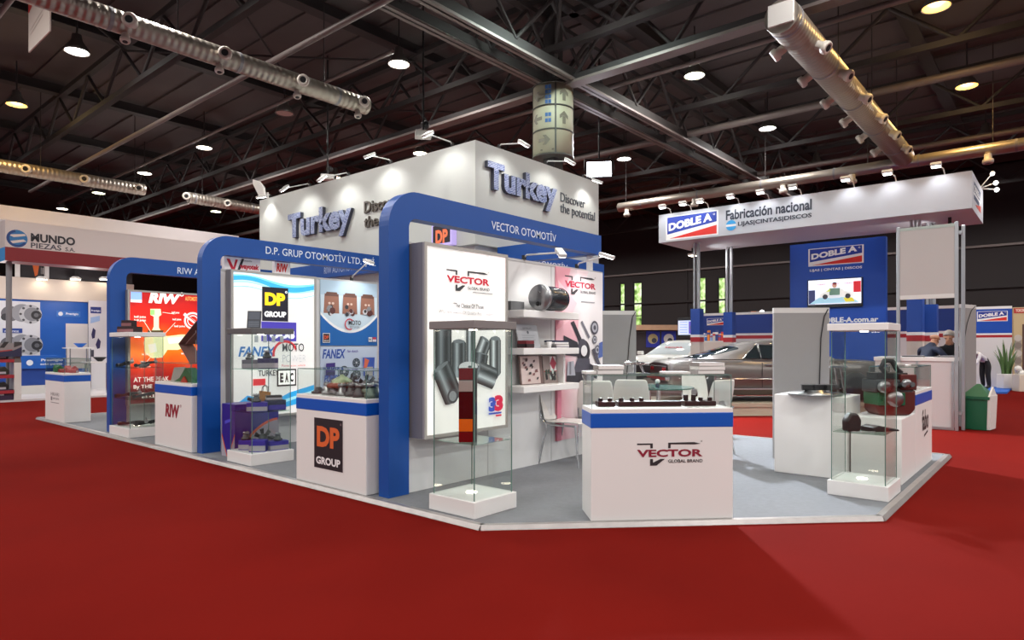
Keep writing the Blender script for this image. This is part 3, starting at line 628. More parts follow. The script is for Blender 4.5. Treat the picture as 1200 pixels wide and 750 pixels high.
for k in range(3):
    u = .06+.37*k; pr.poly([(u, .55), (u+.02, .88), (u+.3, .88), (u+.31, .55)], '9a6a58'); pr.poly([(u+.02, .84), (u+.06, .91), (u+.26, .91), (u+.3, .84)], '6b4a40'); pr.text('\u2022\u2022', u+.09, .7, .12, .04, 'e0c8b8')
    for q in range(7): pr.disc(u+.08+.16*random.random(), .53+.16*random.random(), .03+.03*random.random(), ('3a3a3e', '8c8c90', '5a3230', 'd8d8dc')[q % 4], 8)
pr.ring(.57, .37, .1, .02, 'c8384a', 40, 300); pr.text('MOTO', .55, .36, .26, .08, '33363c', .015); pr.text('POWER', .58, .30, .2, .04, '8a9098')
pr.rect(.03, .05, .17, .21, 'e8e8ea'); pr.rect(.04, .06, .16, .20, '3a1f22'); pr.text('DP', .055, .11, .09, .06, 'd8583a', .05); pr.text('GROUP', .05, .07, .1, .025, 'e8e8ea', .03); pr.rect(.97, .07, 1.05, .15, 'e6eaf0'); pr.text('EAC', .98, .09, .06, .04, '24242a', .04); pr.rect(1.06, .07, 1.14, .15, 'c8384a'); pr.rect(1.06, .07, 1.14, .11, 'e8e0e8')
pr.build('printed_graphic', t)
t, pr = poster('pale FANEX poster with cooling fans below the MOTO POWER poster', 6.25, 7.43, 9.53, .60, 1.585, mat('pale_lilac_print', 'c3d0e4', .4))
pr.text('FANEX', .04, .78, .46, .16, '2a4fa8', .03, .2); pr.text('fan clutch', .54, .88, .22, .05, '6a62a8', .02)
def fan(u, v, r): pr.disc(u, v, r, '6f7a86'); pr.ring(u, v, r, .18*r, '3a424c'); [pr.poly([(u, v), (u+.8*r*math.cos(q), v+.8*r*math.sin(q)), (u+.8*r*math.cos(q+.35), v+.8*r*math.sin(q+.35))], '2c333c') for q in [k*2*PI/7 for k in range(7)]]; pr.disc(u, v, .25*r, 'c6ccd4', 12)
for u, v, r in ((.47, .55, .1), (.72, .7, .08), (.72, .49, .09), (.47, .28, .09), (.72, .2, .08)): fan(u, v, r)
pr.poly([(.08, .48), (.09, .7), (.27, .71), (.27, .47)], '3c2a7a'); pr.rect(.1, .5, .26, .56, '241a52'); pr.poly([(.86, .46), (.84, .79), (1.1, .79), (1.08, .46)], '3a58b0'); pr.rect(.89, .46, 1.06, .62, 'b4b0ac'); pr.poly([(.86, .6), (.92, .6), (.98, .74), (.88, .78)], 'd86a4a')
pr.text('PUMPEX', .05, .38, .4, .12, '3a5fb0', .03, .2); pr.poly([(.06, .1), (.07, .34), (.25, .34), (.25, .1)], '34488c')
pr.build('printed_graphic', t)
# pink VECTOR poster on the near wall
PINK = mat('pink_white_print', 'f0e2e4', .4)
def grad_u(m, c0, c1):
    nt = m.node_tree; b = nt.nodes['Principled BSDF']; tc = nt.nodes.new('ShaderNodeTexCoord'); sx = nt.nodes.new('ShaderNodeSeparateXYZ'); r = nt.nodes.new('ShaderNodeValToRGB')
    r.color_ramp.elements[0].color = lin(c0); r.color_ramp.elements[1].color = lin(c1); r.color_ramp.elements[1].position = .55
    nt.links.new(tc.outputs['Generated'], sx.inputs[0]); nt.links.new(sx.outputs['X'], r.inputs['Fac']); nt.links.new(r.outputs['Color'], b.inputs['Base Color'])
grad_u(PINK, 'dd8f9f', 'eae6e8')
t, pr = poster('pink and white VECTOR poster with car parts beside the wall shelves', 7.15, 8.33, 5.305, .30, 2.68, PINK)
for tri, c in (([(0, 2.38), (.35, 2.38), (.12, 1.75)], 'e8a3b1'), ([(.05, 2.2), (.2, 1.5), (.5, 1.9)], 'efc2ca'), ([(.0, 1.5), (.55, 1.75), (.5, 1.3), (.0, 1.25)], 'e6b3bd'), ([(.5, 2.38), (.8, 2.38), (.55, 2.0)], 'f3dfe3')): pr.poly(tri, c)
vector_logo(pr, .21, 2.12, .77, 'b8123a', '3a3a3e'); pr.line((.6, 1.93), (.95, 1.93), .012, '8a8a90')
def UP(px, py): p = on_y(px, py, 5.297); return (p.x-7.15, p.z-.30)
D1, D2, D3_, D4 = '2c2b33', '4a4955', '75757f', 'a9abb5'
def pb(pts, c): pr.poly([UP(*q) for q in pts], c)
pb([(668, 378), (672, 376), (681, 397), (678, 401)], D1); pb([(680, 377), (682, 376), (691, 395), (689, 397)], D3_); pb([(660, 393), (676, 401), (680, 418), (660, 416)], D1)
pr.disc(*UP(683, 412), .17, D1); pr.disc(*UP(682, 406), .11, D2); pb([(676, 420), (690, 420), (692, 441), (670, 438)], D2); pb([(664, 436), (680, 436), (684, 449), (663, 449)], D1)
for x, y, r in ((696, 384, .10), (696, 398, .06), (699, 410, .07)): pr.disc(*UP(x, y), r, D2); pr.disc(*UP(x, y), r*.7, D4); pr.disc(*UP(x, y), r*.35, D2)
pb([(701, 402), (705, 400), (705, 418), (700, 420)], '4c62a0'); pb([(664, 424), (671, 423), (673, 440), (663, 440)], D4); pb([(666, 424), (668, 424), (668, 439), (666, 439)], D3_); pb([(692, 410), (695, 408), (703, 428), (700, 430)], D2); pb([(690, 426), (700, 432), (698, 444), (688, 440)], D1)
pr.disc(*UP(689, 444), .12, D3_); pr.disc(*UP(689, 444), .06, D4); pr.disc(*UP(683, 411), .08, 'e8e8ea')
pr.poly([(0, 0), (.1, 0), (.1, .8), (0, .8)], 'c8768a')
pr.build('printed_graphic', t)

# ================================================================== SHELVES on the near wall
for z0, z1, lab in ((1.945, 2.035, 'top white wall shelf carrying the big air spring cylinder'), (1.49, 1.57, 'middle white wall shelf with certificate and small boxes'), (1.025, 1.105, 'lowest white wall shelf carrying the two framed prints')):
    o = MB().box(6.08, 7.25, 4.98, 5.305, z0, z1, WHITE).build('wall_shelf', None, bevel=.006)
    tag(o, lab, 'shelf', 'white wall shelves of the nearest booth')
t = thing('shelf_divider', 'thin white upright between the lower two wall shelves', 'divider', (7.08, 5.2, 1.105)); MB().box(7.06, 7.10, 5.1, 5.305, 1.105, 1.49, WHITE).build('upright_board', t)
# air spring lying on the top shelf
t = thing('air_spring', 'large black air spring cylinder with a pale end plate lying on the top shelf', 'car part', (6.55, 5.1, 2.035))
a = Vector((6.42, 5.0, 2.20)); d = Vector((.92, .12, 0)).normalized()
MB().lathe([(.13, 0), (.155, .04), (.15, .2), (.158, .25), (.15, .42), (.155, .5), (.14, .52)], a, mat('glossy_black_rubber', '22262a', .22), 32, d).build('rubber_sleeve', t)
mb = MB(); mb.lathe([(.02, -.02), (.15, -.02), (.165, -.005), (.165, .03), (.15, .04)], a, STEEL, 32, d); mb.cyl(a-d*.02+Vector((.02, 0, .06)), a-d*.06+Vector((.02, 0, .06)), .016, STEEL); mb.cyl(a-d*.02+Vector((0, 0, -.08)), a-d*.05+Vector((0, 0, -.08)), .03, BLACK, n=12); mb.build('end_plate', t, 'pale metal end plate')
o = MB().box(6.10, 6.36, 5.2, 5.3, 2.036, 2.15, mat('grey_box_card', '5f6062', .6)).build('carton', None, bevel=.004); tag(o, 'grey box behind the air spring on the top shelf', 'box')
# middle shelf
t = thing('certificate', 'grey certificate in a clear stand leaning on the middle shelf', 'certificate', (6.42, 5.2, 1.571))
T = Matrix.Translation((6.40, 5.14, 1.572)) @ Matrix.Rotation(math.radians(-14), 4, 'X')
MB(T).box(-.20, .22, 0, .012, 0, .30, mat('grey_certificate', 'b4b8bd', .3)).build('sheet', t)
pr = Print((-.20, 0, 0), (1, 0, 0), (0, -1, 0), T=T)
pr.text('CERTIFICATE', .12, .24, .18, .025, '5d6268'); pr.disc(.21, .2, .02, '5d6268'); [pr.line((.08, .16-.03*k), (.34-.03*(k % 2), .16-.03*k), .006, '8d9298') for k in range(4)]; pr.build('printed_text', t)
def carton(name, label, c, size, m, rz=0., cat='box', group=None, bands=None):
    t = thing(name, label, cat, c, rz, group); h = size
    MB(TM(t)).box(-h[0]/2, h[0]/2, -h[1]/2, h[1]/2, 0, h[2], m).build('carton_body', t, bevel=.003)
    mb = MB(TM(t)); bands = bands or WHITE
    mb.box(-h[0]/2-.001, h[0]/2+.001, -h[1]/2-.001, -h[1]/2+.01, h[2]*.08, h[2]*.55, bands); mb.box(-h[0]/2-.001, -h[0]/2+.01, -h[1]/2-.001, h[1]/2, h[2]*.08, h[2]*.55, bands); mb.build('printed_band', t); return t
DKRED = mat('dark_red_card', '6d1f26', .45); NAVY = mat('navy_card', '1c2344', .45); PURP = mat('violet_blue_card', '3a2ea0', .4); GREYC = mat('light_grey_card', 'aeaab2', .45)
carton('carton', 'small dark red box at the left end of the middle shelf', (6.24, 5.08, 1.572), (.16, .14, .09), DKRED, 0, bands=mat('black_card', '2a2022', .5))
carton('carton', 'flat navy box lying on a white one at the right of the middle shelf', (6.9, 5.1, 1.617), (.34, .16, .05), NAVY, .05)
carton('carton', 'flat white box under the navy one on the middle shelf', (6.94, 5.1, 1.572), (.28, .15, .043), WHITE, 0, bands=GREYC)
t = thing('paper_cup', 'small white cup on the middle shelf beside the certificate', 'cup', (6.72, 5.08, 1.572)); MB().lathe([(.025, 0), (.036, .08), (.034, .08), (.024, .005)], (6.72, 5.08, 1.572), WHITE, 16).build('cup', t)
# lower shelf: standing prints
def framed(label, x0, x1, y, z, h, base, kind):
    t = thing('framed_print', label, 'print', ((x0+x1)/2, y, z)); T = Matrix.Translation((x0, y, z)) @ Matrix.Rotation(math.radians(-6), 4, 'X'); w_ = x1-x0
    MB(T).box(0, w_, 0, .02, 0, h, base).build('backing', t); pr = Print((0, 0, 0), (1, 0, 0), (0, -1, 0), T=T)
    if kind == 0:
        pr.rect(.01, .01, w_-.06, h-.01, 'dcc9c4')
        rr = random.Random(3)
        for k in range(16): u, v = .03+(w_-.14)*rr.random(), .03+(h-.1)*rr.random(); pr.poly([(u, v), (u+.05*rr.random()+.02, v+.005), (u+.05, v+.035), (u+.01, v+.03)], ('2c2627', '5a4446', '8a5a58')[k % 3])
        pr.text('PARTS', .05, h-.06, .1, .03, '5a4446')
    else:
        pr.rect(.01, h*.42, w_-.01, h*.45, 'b01a2c'); pr.rect(w_*.5, h*.45, w_-.02, h-.01, 'ece8e8'); u, v = w_*.72, h*.72; pr.poly([(u, v-.1), (u+.07, v), (u, v+.1), (u-.07, v)], 'b84a5c')
        rr = random.Random(5)
        for k in range(14): u, v = .03+(w_-.1)*rr.random(), .02+h*.3*rr.random(); pr.poly([(u, v), (u+.04, v+.01), (u+.03, v+.07), (u-.01, v+.05)], ('1e1c1e', '3c4a40', 'c4d4cc', '2c2a2c')[k % 4])
    pr.build('printed_face', t); return t
framed('pale pink framed print of scattered car parts on the lowest wall shelf', 6.28, 6.73, 5.18, 1.106, .37, mat('brown_backing', '7c6560', .5), 0)
framed('grey framed print with a red diamond on the lowest wall shelf', 6.75, 7.05, 5.18, 1.106, .36, mat('taupe_backing', '9a8b86', .5), 1)

# ================================================================== ARM SPOTLIGHTS
def arm_light(label, B, Hd, aim, power, group, size=(.22, .1, .045), lit=True, stem=0.):
    B, Hd = Vector(B), Vector(Hd); t = thing('arm_spotlight', label, 'spotlight', tuple(B), 0, group)
    mb = MB(); mb.box(B.x-.02, B.x+.02, B.y-.02, B.y+.02, B.z-.03, B.z+.03, BLACK if stem == 0 else SILVER); mb.build('clamp', t)
    mb = MB(); pts = [B, B+Vector((0, 0, .04+stem)), Hd] if stem else [B, B+(Hd-B)*.08+Vector((0, 0, .03)), Hd]
    mb.tube(pts, .011, OFFW, 6); mb.build('arm', t)
    d = (Vector(aim)-Hd).normalized(); q = d.to_track_quat('-Z', 'Y').to_matrix().to_4x4(); T = Matrix.Translation(Hd) @ q
    flat = Vector((Hd.x-B.x, Hd.y-B.y, 0)); 
    mb = MB(T); mb.box(-size[1]/2, size[1]/2, -size[0]/2, size[0]/2, -size[2]/2, size[2]/2, OFFW); mb.build('lamp_head', t, bevel=.01)
    mb = MB(T); mb.box(-size[1]*.4, size[1]*.4, -size[0]*.42, size[0]*.42, -size[2]/2-.006, -size[2]/2, BULB); mb.build('lens', t)
    if power: light('SPOT', 'arm_spotlight_beam', Hd+d*.06, power, (1, .98, .95), .06, aim=aim, cone=115, blend=.7)
    return t
G1 = 'arm spotlights on the overhead fascia'
for (bx, by), (hx, hy), lab in (((317, 231), (306, 230.5), 'arm spotlight at the far left end of the overhead fascia, by the curved white sheet'), ((363, 218.5), (333, 220.7), 'arm spotlight above the left T of the fascia lettering'), ((408, 206), (377, 208.5), 'arm spotlight above the left y of the fascia lettering'), ((458, 193), (433, 182), 'arm spotlight between the left lettering and the fascia corner'), ((530, 171), (501, 157), 'arm spotlight on the left fascia face nearest the corner')):
    B = on_x(bx, by, TX0); B.z = TZ1+.03; h = on_y(hx, hy, B.y); arm_light(lab, B, h, (TX0, B.y, 4.1), P_FASCIA, G1)
for (bx, by), (hx, hy), lab in (((585, 174), (614, 168), 'arm spotlight right of the fascia corner, pointing at the right lettering'), ((640, 192), (668, 189), 'middle arm spotlight on the right fascia face, above the slogan'), ((684, 208), (700, 212), 'arm spotlight at the right end of the fascia under the floodlight')):
    B = on_y(bx, by, TY0); B.z = TZ1+.03; h = on_x(hx, hy, B.x); arm_light(lab, B, h, (B.x, TY0, 4.1), P_FASCIA*.8, G1)
G2 = 'arm spotlights on the booth walls'
B = on_y(614, 302.5, 5.31); B.z = 2.73; h = on_x(657, 296, B.x); arm_light('arm spotlight over the big air spring on the shelf wall', B, h, (6.9, 5.3, 1.5), P_SPOT, G2)
B = on_y(676, 312, 5.31); B.z = 2.73; h = on_x(711, 299.5, B.x+.0); arm_light('arm spotlight over the pink poster reaching past the wall end', B, h, (7.7, 5.3, 1.5), P_SPOT, G2)
B = on_y(412, 329, 9.54); B.z = 2.77; h = on_x(432, 306.5, B.x); arm_light('arm spotlight over the MOTO POWER poster in the middle booth', B, h, (6.9, 9.5, 1.7), P_SPOT, G2)
# bent white sheet at the left end of the fascia
t = thing('air_deflector', 'bent white sheet standing on the left end of the overhead fascia', 'panel', (7.66, 13.75, TZ1))
p0 = on_x(313, 226, 7.66); mb = MB(); prof = []
for (px, py) in ((299, 211), (306, 213), (311, 220), (313, 232)):
    q = on_x(px, py, 7.66); prof.append((q.y, q.z))
lo = [(on_x(px, py, 7.66).y, on_x(px, py, 7.66).z) for px, py in ((313, 232), (306, 230), (299, 216))]
mb.prism(prof+[(p[0], p[1]) for p in lo[1:]], (7.60, 0, 0), (0, 1, 0), (0, 0, 1), (.05, 0, 0), OFFW); mb.box(7.63, 7.66, 13.7, 13.74, TZ1, 5.05, OFFW); mb.build('bent_sheet', t)

# ================================================================== GLASS DISPLAY CASES
def pane(T, x0, x1, y0, y1, z0, z1, parent, name='glass_pane'):
    mb = MB(T); mb.box(x0, x1, y0, y1, z0, z1, GLASS); o = mb.build(name, parent); return o
EDGE = mat('glass_edge_green', '5f7d74', .2)
def case(label, cx, cy, w_, d_, lidm, shelves, lamp=True, h=1.83):
    t = thing('display_case', label, 'display case', (cx, cy, ZP)); T = TM(t); hz = h-ZP
    MB(T).box(-w_/2, w_/2, -d_/2, d_/2, 0, .15, WHITE).build('plinth', t, 'white plinth', bevel=.005)
    MB(T).box(-w_/2, w_/2, -d_/2, d_/2, hz-.075, hz, lidm).build('lid', t, bevel=.006)
    g = .035; x, y, th = w_/2-g, d_/2-g, .008
    pane(T, -x, x, -y, -y+th, .15, hz-.075, t); pane(T, -x, x, y-th, y, .15, hz-.075, t)
    pane(T, -x, -x+th, -y+th, y-th, .15, hz-.075, t); pane(T, x-th, x, -y+th, y-th, .15, hz-.075, t)
    mb = MB(T)
    for sx in (-1, 1):
        for sy in (-1, 1): mb.box(sx*x-.004, sx*x+.004, sy*y-.004, sy*y+.004, .15, hz-.075, EDGE)
    mb.build('corner_seam', t, 'greenish glass corner edges')
    for s in shelves:
        mb = MB(T); mb.box(-x+.01, x-.01, -y+.01, y-.01, s-.008-ZP, s-ZP, GLASSG); mb.build('glass_shelf', t)
    if lamp:
        mb = MB(T); mb.cyl((0, .02, .15), (0, .02, .155), .05, BULBW, n=16); mb.build('plinth_light', t, 'round light set in the plinth')
        light('SPOT', 'case_light', (cx, cy, h-.09), 28, (1, .98, .95), .025, aim=(cx, cy, 0), cone=150)
        mb = MB(T); mb.cyl((0, 0, hz-.085), (0, 0, hz-.075), .04, BULBW, n=12); mb.build('lid_light', t, 'round light under the lid')
    return t
GLID = mat('grey_lid_laminate', '7d7878', .45)
case('glass display case nearest the camera holding a tall red and amber tail lamp', 4.535, 4.345, .59, .60, GLID, [.70])
case('glass display case beside the DP counter filled with boxed car parts', 4.55, 8.35, .62, .64, mat('dark_grey_lid', '5d5c5e', .45), [.72, 1.29])
case('glass display case in the far RIW booth with steering parts on shelves', 4.50, 12.5, .60, .90, WHITE, [.68, 1.22])
case('glass display case at the right corner of the platform with dark leather items', 7.685, 1.635, .62, .57, WHITE, [.70])

# ---- contents of the near case: a tall tail lamp with stacked lenses
t = thing('tail_lamp', 'tall red and amber truck tail lamp standing on the glass shelf', 'tail lamp', (4.40, 4.28, .701), 0)
T = Matrix.Translation((4.40, 4.28, .701)) @ Matrix.Rotation(math.radians(-48), 4, 'Z')
MB(T).box(-.085, .085, -.05, .06, 0, .69, mat('dark_lamp_housing', '26292b', .35)).build('housing', t, bevel=.008)
LR = mat('dark_red_lens', '7a0d14', .12); LR2 = mat('deep_maroon_lens', '4a0c12', .1); LO = mat('amber_lens', 'e0641a', .12, em=.12); LC = mat('clear_lens', 'b8a8a4', .1)
for z0, z1, m, nm in ((.0, .10, LR, 'red_lens'), (.10, .22, LO, 'amber_lens'), (.22, .47, LR2, 'maroon_lens'), (.47, .58, LC, 'clear_lens'), (.58, .69, LR, 'red_lens')):
    mb = MB(T); mb.box(-.083, .045, -.075, -.05, z0+.003, z1-.003, m)
    for k in range(4): mb.box(-.075+.03*k, -.073+.03*k, -.078, -.075, z0+.01, z1-.01, m)
    mb.build(nm, t, bevel=.006)
mb = MB(T); mb.box(.05, .084, -.07, -.05, 0, .69, mat('grey_lamp_trim', '3f4a4c', .3)); mb.build('trim_strip', t)

# ---- small part kinds used in the cases
def boxes_on(spec):
    for (label, c, size, m, rz, bands) in spec: carton('carton', label, c, size, m, rz, bands=bands)
z1 = .191
ORNG = mat('orange_print', 'e0622e', .45)
boxes_on([
 ('violet grey box at the left on the plinth beside the DP counter', (4.44, 8.50, z1), (.17, .18, .13), PURP, -.9, GREYC),
 ('violet grey box in front on the plinth beside the DP counter', (4.45, 8.22, z1), (.21, .16, .15), PURP, -.75, GREYC),
 ('long violet grey box at the right on the plinth beside the DP counter', (4.69, 8.17, z1), (.26, .15, .12), PURP, -.1, GREYC),
 ('violet box at the left on the middle glass shelf beside the DP counter', (4.47, 8.28, .721), (.26, .2, .12), PURP, -.6, GREYC),
 ('long dark violet box at the right on the middle glass shelf beside the DP counter', (4.69, 8.22, .721), (.24, .16, .14), NAVY, -.2, PURP),
 ('black box lying across the dark violet box on the middle glass shelf', (4.68, 8.24, .863), (.2, .14, .06), mat('black_card', '2a2022', .5), -.4, GREYC),
 ('grey box at the left on the top glass shelf beside the DP counter', (4.44, 8.40, 1.291), (.2, .17, .12), mat('mid_grey_card', '6d6c78', .5), -.7, GREYC),
 ('dark violet box at the right on the top glass shelf beside the DP counter', (4.56, 8.18, 1.291), (.26, .16, .14), mat('dusk_violet_card', '39345e', .45), -.5, GREYC)])
def pump(label, c, s=1., rz=0., pm=None):                 # water pump: flange disc, hub, body, outlet
    t = thing('water_pump', label, 'car part', c, rz); T = TM(t) @ Matrix.Scale(s, 4)
    mb = MB(T); mb.lathe([(.02, .0), (.075, .0), (.08, .03), (.05, .05), (.045, .09), (.02, .1)], (0, 0, .0), pm or CAST, 18); mb.cyl((.05, 0, .03), (.13, .03, .06), .028, pm or CAST); mb.build('pump_body', t)
    mb = MB(T); mb.lathe([(.012, .1), (.05, .1), (.055, .115), (.05, .13), (.012, .135)], (0, 0, 0), STEEL, 18); [mb.cyl((.036*math.cos(q), .036*math.sin(q), .13), (.036*math.cos(q), .036*math.sin(q), .145), .006, STEEL, n=6) for q in [k*PI/2 for k in range(4)]]; mb.build('hub', t); return t
def fan_clutch(label, c, r, rz, tilt=80.):
    t = thing('fan_clutch', label, 'car part', c, rz); T = TM(t) @ Matrix.Translation((0, 0, r)) @ Matrix.Rotation(math.radians(tilt), 4, 'X')
    mb = MB(T)
    for k in range(7):
        q = 2*PI*k/7; R = Matrix.Rotation(q, 4, 'Z')
        mb.add([R @ Vector(p) for p in ((.03, -.012, .0), (r, -.05*r/.2, .012), (r*.98, .05*r/.2, -.012), (.03, .02, -.01), (.03, -.012, -.006), (r, -.05*r/.2, .006), (r*.98, .05*r/.2, -.018), (.03, .02, -.016))], [(0,1,2,3),(7,6,5,4),(0,4,5,1),(1,5,6,2),(2,6,7,3),(3,7,4,0)], BLACK)
    mb.build('fan_blade', t)
    mb = MB(T); mb.lathe([(.01, -.04), (.05, -.04), (.06, -.02), (.06, .02), (.03, .04), (.01, .045)], (0, 0, 0), CAST, 18); mb.build('clutch_hub', t); return t
pump('small silver pump on the left box on the plinth beside the DP counter', (4.42, 8.5, .323), .8, .5)
fan_clutch('black fan with curved blades leaning behind the boxes on the plinth beside the DP counter', (4.66, 8.48, z1), .13, -.8)
pump('white pump ring in front of the black fan on the plinth beside the DP counter', (4.6, 8.24, z1+.0), .9, 1.4)
pump('silver pump on the long box at the right of the plinth beside the DP counter', (4.70, 8.17, .313), .75, 2.0)
pump('green tinted pump on the left box of the middle shelf beside the DP counter', (4.46, 8.3, .843), .8, 2.6)
pump('dark pump on the left box of the top shelf beside the DP counter', (4.42, 8.4, 1.413), .7, .4)
pump('dark pump on the right box of the top shelf beside the DP counter', (4.56, 8.2, 1.433), .75, 1.1)
pump('dark pump at the back right of the top shelf beside the DP counter', (4.72, 8.4, 1.291), .9, 2.2)
t = thing('paper_bag', 'small brown paper bag with dark string handles on the middle glass shelf', 'bag', (4.62, 8.38, .721), -.75)
T = TM(t); KRAFT = mat('brown_kraft_paper', 'a9743f', .8, noise=.1, nscale=20)
MB(T).prism([(-.07, 0), (.07, 0), (.08, .24), (-.06, .26)], (0, -.03, 0), (1, 0, 0), (0, 0, 1), (0, .06, 0), KRAFT).build('bag_body', t)
for y in (-.028, .028):
    mb = MB(T); mb.tube([(-.03, y, .24), (-.02, y, .31), (.01, y, .34), (.04, y, .31), (.05, y, .24)], .005, mat('dark_string', '3a2a24', .8), 6); mb.build('handle', t)
# black tablet-like frames on the lid of that case
t = thing('brochure_holder', 'dark brochure holder leaning on top of the case lid beside the DP counter', 'brochure holder', (4.50, 8.45, 1.831), -.75)
T = TM(t) @ Matrix.Rotation(math.radians(-12), 4, 'X'); MB(T).box(-.09, .09, 0, .02, 0, .25, mat('dark_brochure', '3b3e46', .4)).build('holder_board', t); pr = Print((-.09, 0, 0), (1, 0, 0), (0, -1, 0), T=T); pr.rect(.015, .13, .165, .235, '565c68'); pr.rect(.015, .02, .165, .115, '4a4f5a'); [pr.line((.02, .035+.02*k), (.16, .035+.02*k), .006, '7d8490') for k in range(4)]; pr.build('printed_page', t)
# tall printed violet box beside that case
t = thing('floor_carton', 'tall violet blue box with grey and orange curves by the arch leg', 'box', (4.74, 8.98, ZP), 0)
T = TM(t); MB(T).box(-.33, .33, -.19, .19, 0, .74, mat('deep_violet_blue', '201c86', .35)).build('carton_body', t, bevel=.004)
pr = Print((-.33, -.19, 0), (1, 0, 0), (0, -1, 0), T=T); n = 14
arc = [(.02+.62*k/n, .05+.46*math.sin(PI*.5*k/n)**.8) for k in range(n+1)]
pr.poly([(.0, .0)]+arc+[(.66, 0)], 'd8552c'); pr.poly([(.03, .0)]+[(p[0]+.02, p[1]-.03) for p in arc]+[(.66, 0)], 'a29aa6'); pr.build('printed_curve', t)
pr = Print((-.33, .19, 0), (0, -1, 0), (-1, 0, 0), T=T); pr.poly([(0, 0), (0, .32), (.17, .0)], 'd8552c'); pr.poly([(.38, 0), (.38, .34), (.2, .0)], 'd8552c'); pr.poly([(0, 0), (0, .28), (.15, .0)], 'a29aa6'); pr.poly([(.38, 0), (.38, .30), (.22, .0)], 'a29aa6'); pr.poly([(.1, .45), (.28, .5), (.28, .54), (.1, .5)], '4a48c8'); pr.build('printed_curve', t)

# ---- steering parts in the RIW case
def arm_part(label, c, L, rz, m=None):
    t = thing('control_arm', label, 'car part', c, rz); T = TM(t); mb = MB(T)
    T = T @ Matrix.Translation((0, 0, .004)); mb = MB(T); mb.prism([(-L/2, .0), (-L*.2, .02), (L*.2, .05), (L/2, .07), (L/2, .1), (L*.15, .1), (-L*.25, .06), (-L/2, .035)], (0, -.03, 0), (1, 0, 0), (0, 0, 1), (0, .06, 0), m or BLACK); mb.build('arm_body', t)
    mb = MB(T); mb.cyl((-L/2, -.05, .03), (-L/2, .05, .03), .032, RUBBER); mb.cyl((L*.1, -.05, .06), (L*.1, .05, .06), .03, RUBBER); mb.build('bushing', t)
    mb = MB(T); mb.ball((L/2, 0, .09), .035, STEEL); mb.cyl((L/2, 0, .1), (L/2, 0, .16), .012, STEEL, n=8); mb.build('ball_joint', t); return t
arm_part('long black control arm on the plinth of the far RIW case', (4.42, 12.45, .191), .62, -1.25)
arm_part('dark control arm behind the long one on the plinth of the far RIW case', (4.62, 12.3, .191), .4, -.7)
arm_part('silver control arm on the lower glass shelf of the far RIW case', (4.40, 12.62, .681), .42, -1.0, CAST)
arm_part('second silver control arm on the lower glass shelf of the far RIW case', (4.6, 12.35, .681), .4, -.3, CAST)
arm_part('short dark control arm on the upper glass shelf of the far RIW case', (4.58, 12.35, 1.221), .3, -.4)
arm_part('grey control arm on the left of the upper glass shelf of the far RIW case', (4.38, 12.7, 1.221), .3, -1.2, CAST)
pump('small ball joint body on the upper glass shelf of the far RIW case', (4.5, 12.25, 1.221), .8, 0)
carton('carton', 'dark red lettered box on the lid of the far RIW case', (4.36, 12.45, 1.831), (.36, .2, .10), mat('maroon_black_card', '2c1418', .5), -1.2, bands=mat('grey_red_print', '8a5a5e', .5))
carton('carton', 'small dark red box stacked on the lettered box on the far RIW case', (4.36, 12.48, 1.932), (.2, .14, .11), mat('maroon_black_card', '2c1418', .5), -1.1, bands=mat('grey_red_print', '8a5a5e', .5))

# ---- leather items in the right case
LEA = mat('black_leather', '1c1a1b', .5, bump=.2, bscale=60)
t = thing('headrest', 'rounded black leather pad standing on the shelf of the right corner case', 'headrest', (7.52, 1.72, .701), -.7)
mb = MB(TM(t)); mb.prism([(-.08, 0), (.08, 0), (.09, .12), (.05, .19), (-.03, .2), (-.085, .12)], (0, -.05, 0), (1, 0, 0), (0, 0, 1), (0, .1, 0), LEA); mb.build('pad', t, bevel=.025, seg=3)
mb = MB(TM(t)); [mb.tube([(x, 0, .0), (x+.05, -.12, .006), (x+.14, -.12, .006)], .006, STEEL, 6) for x in (-.04, .04)]; mb.build('metal_rod', t)
t = thing('leather_cover', 'flat black leather cover lying on the shelf of the right corner case', 'cover', (7.76, 1.5, .701), -.6)
mb = MB(TM(t)); mb.prism([(-.17, 0), (.17, 0), (.16, .02), (.0, .05), (-.1, .07), (-.17, .05)], (0, -.09, 0), (1, 0, 0), (0, 0, 1), (0, .18, 0), LEA); mb.build('folded_cover', t, bevel=.012)

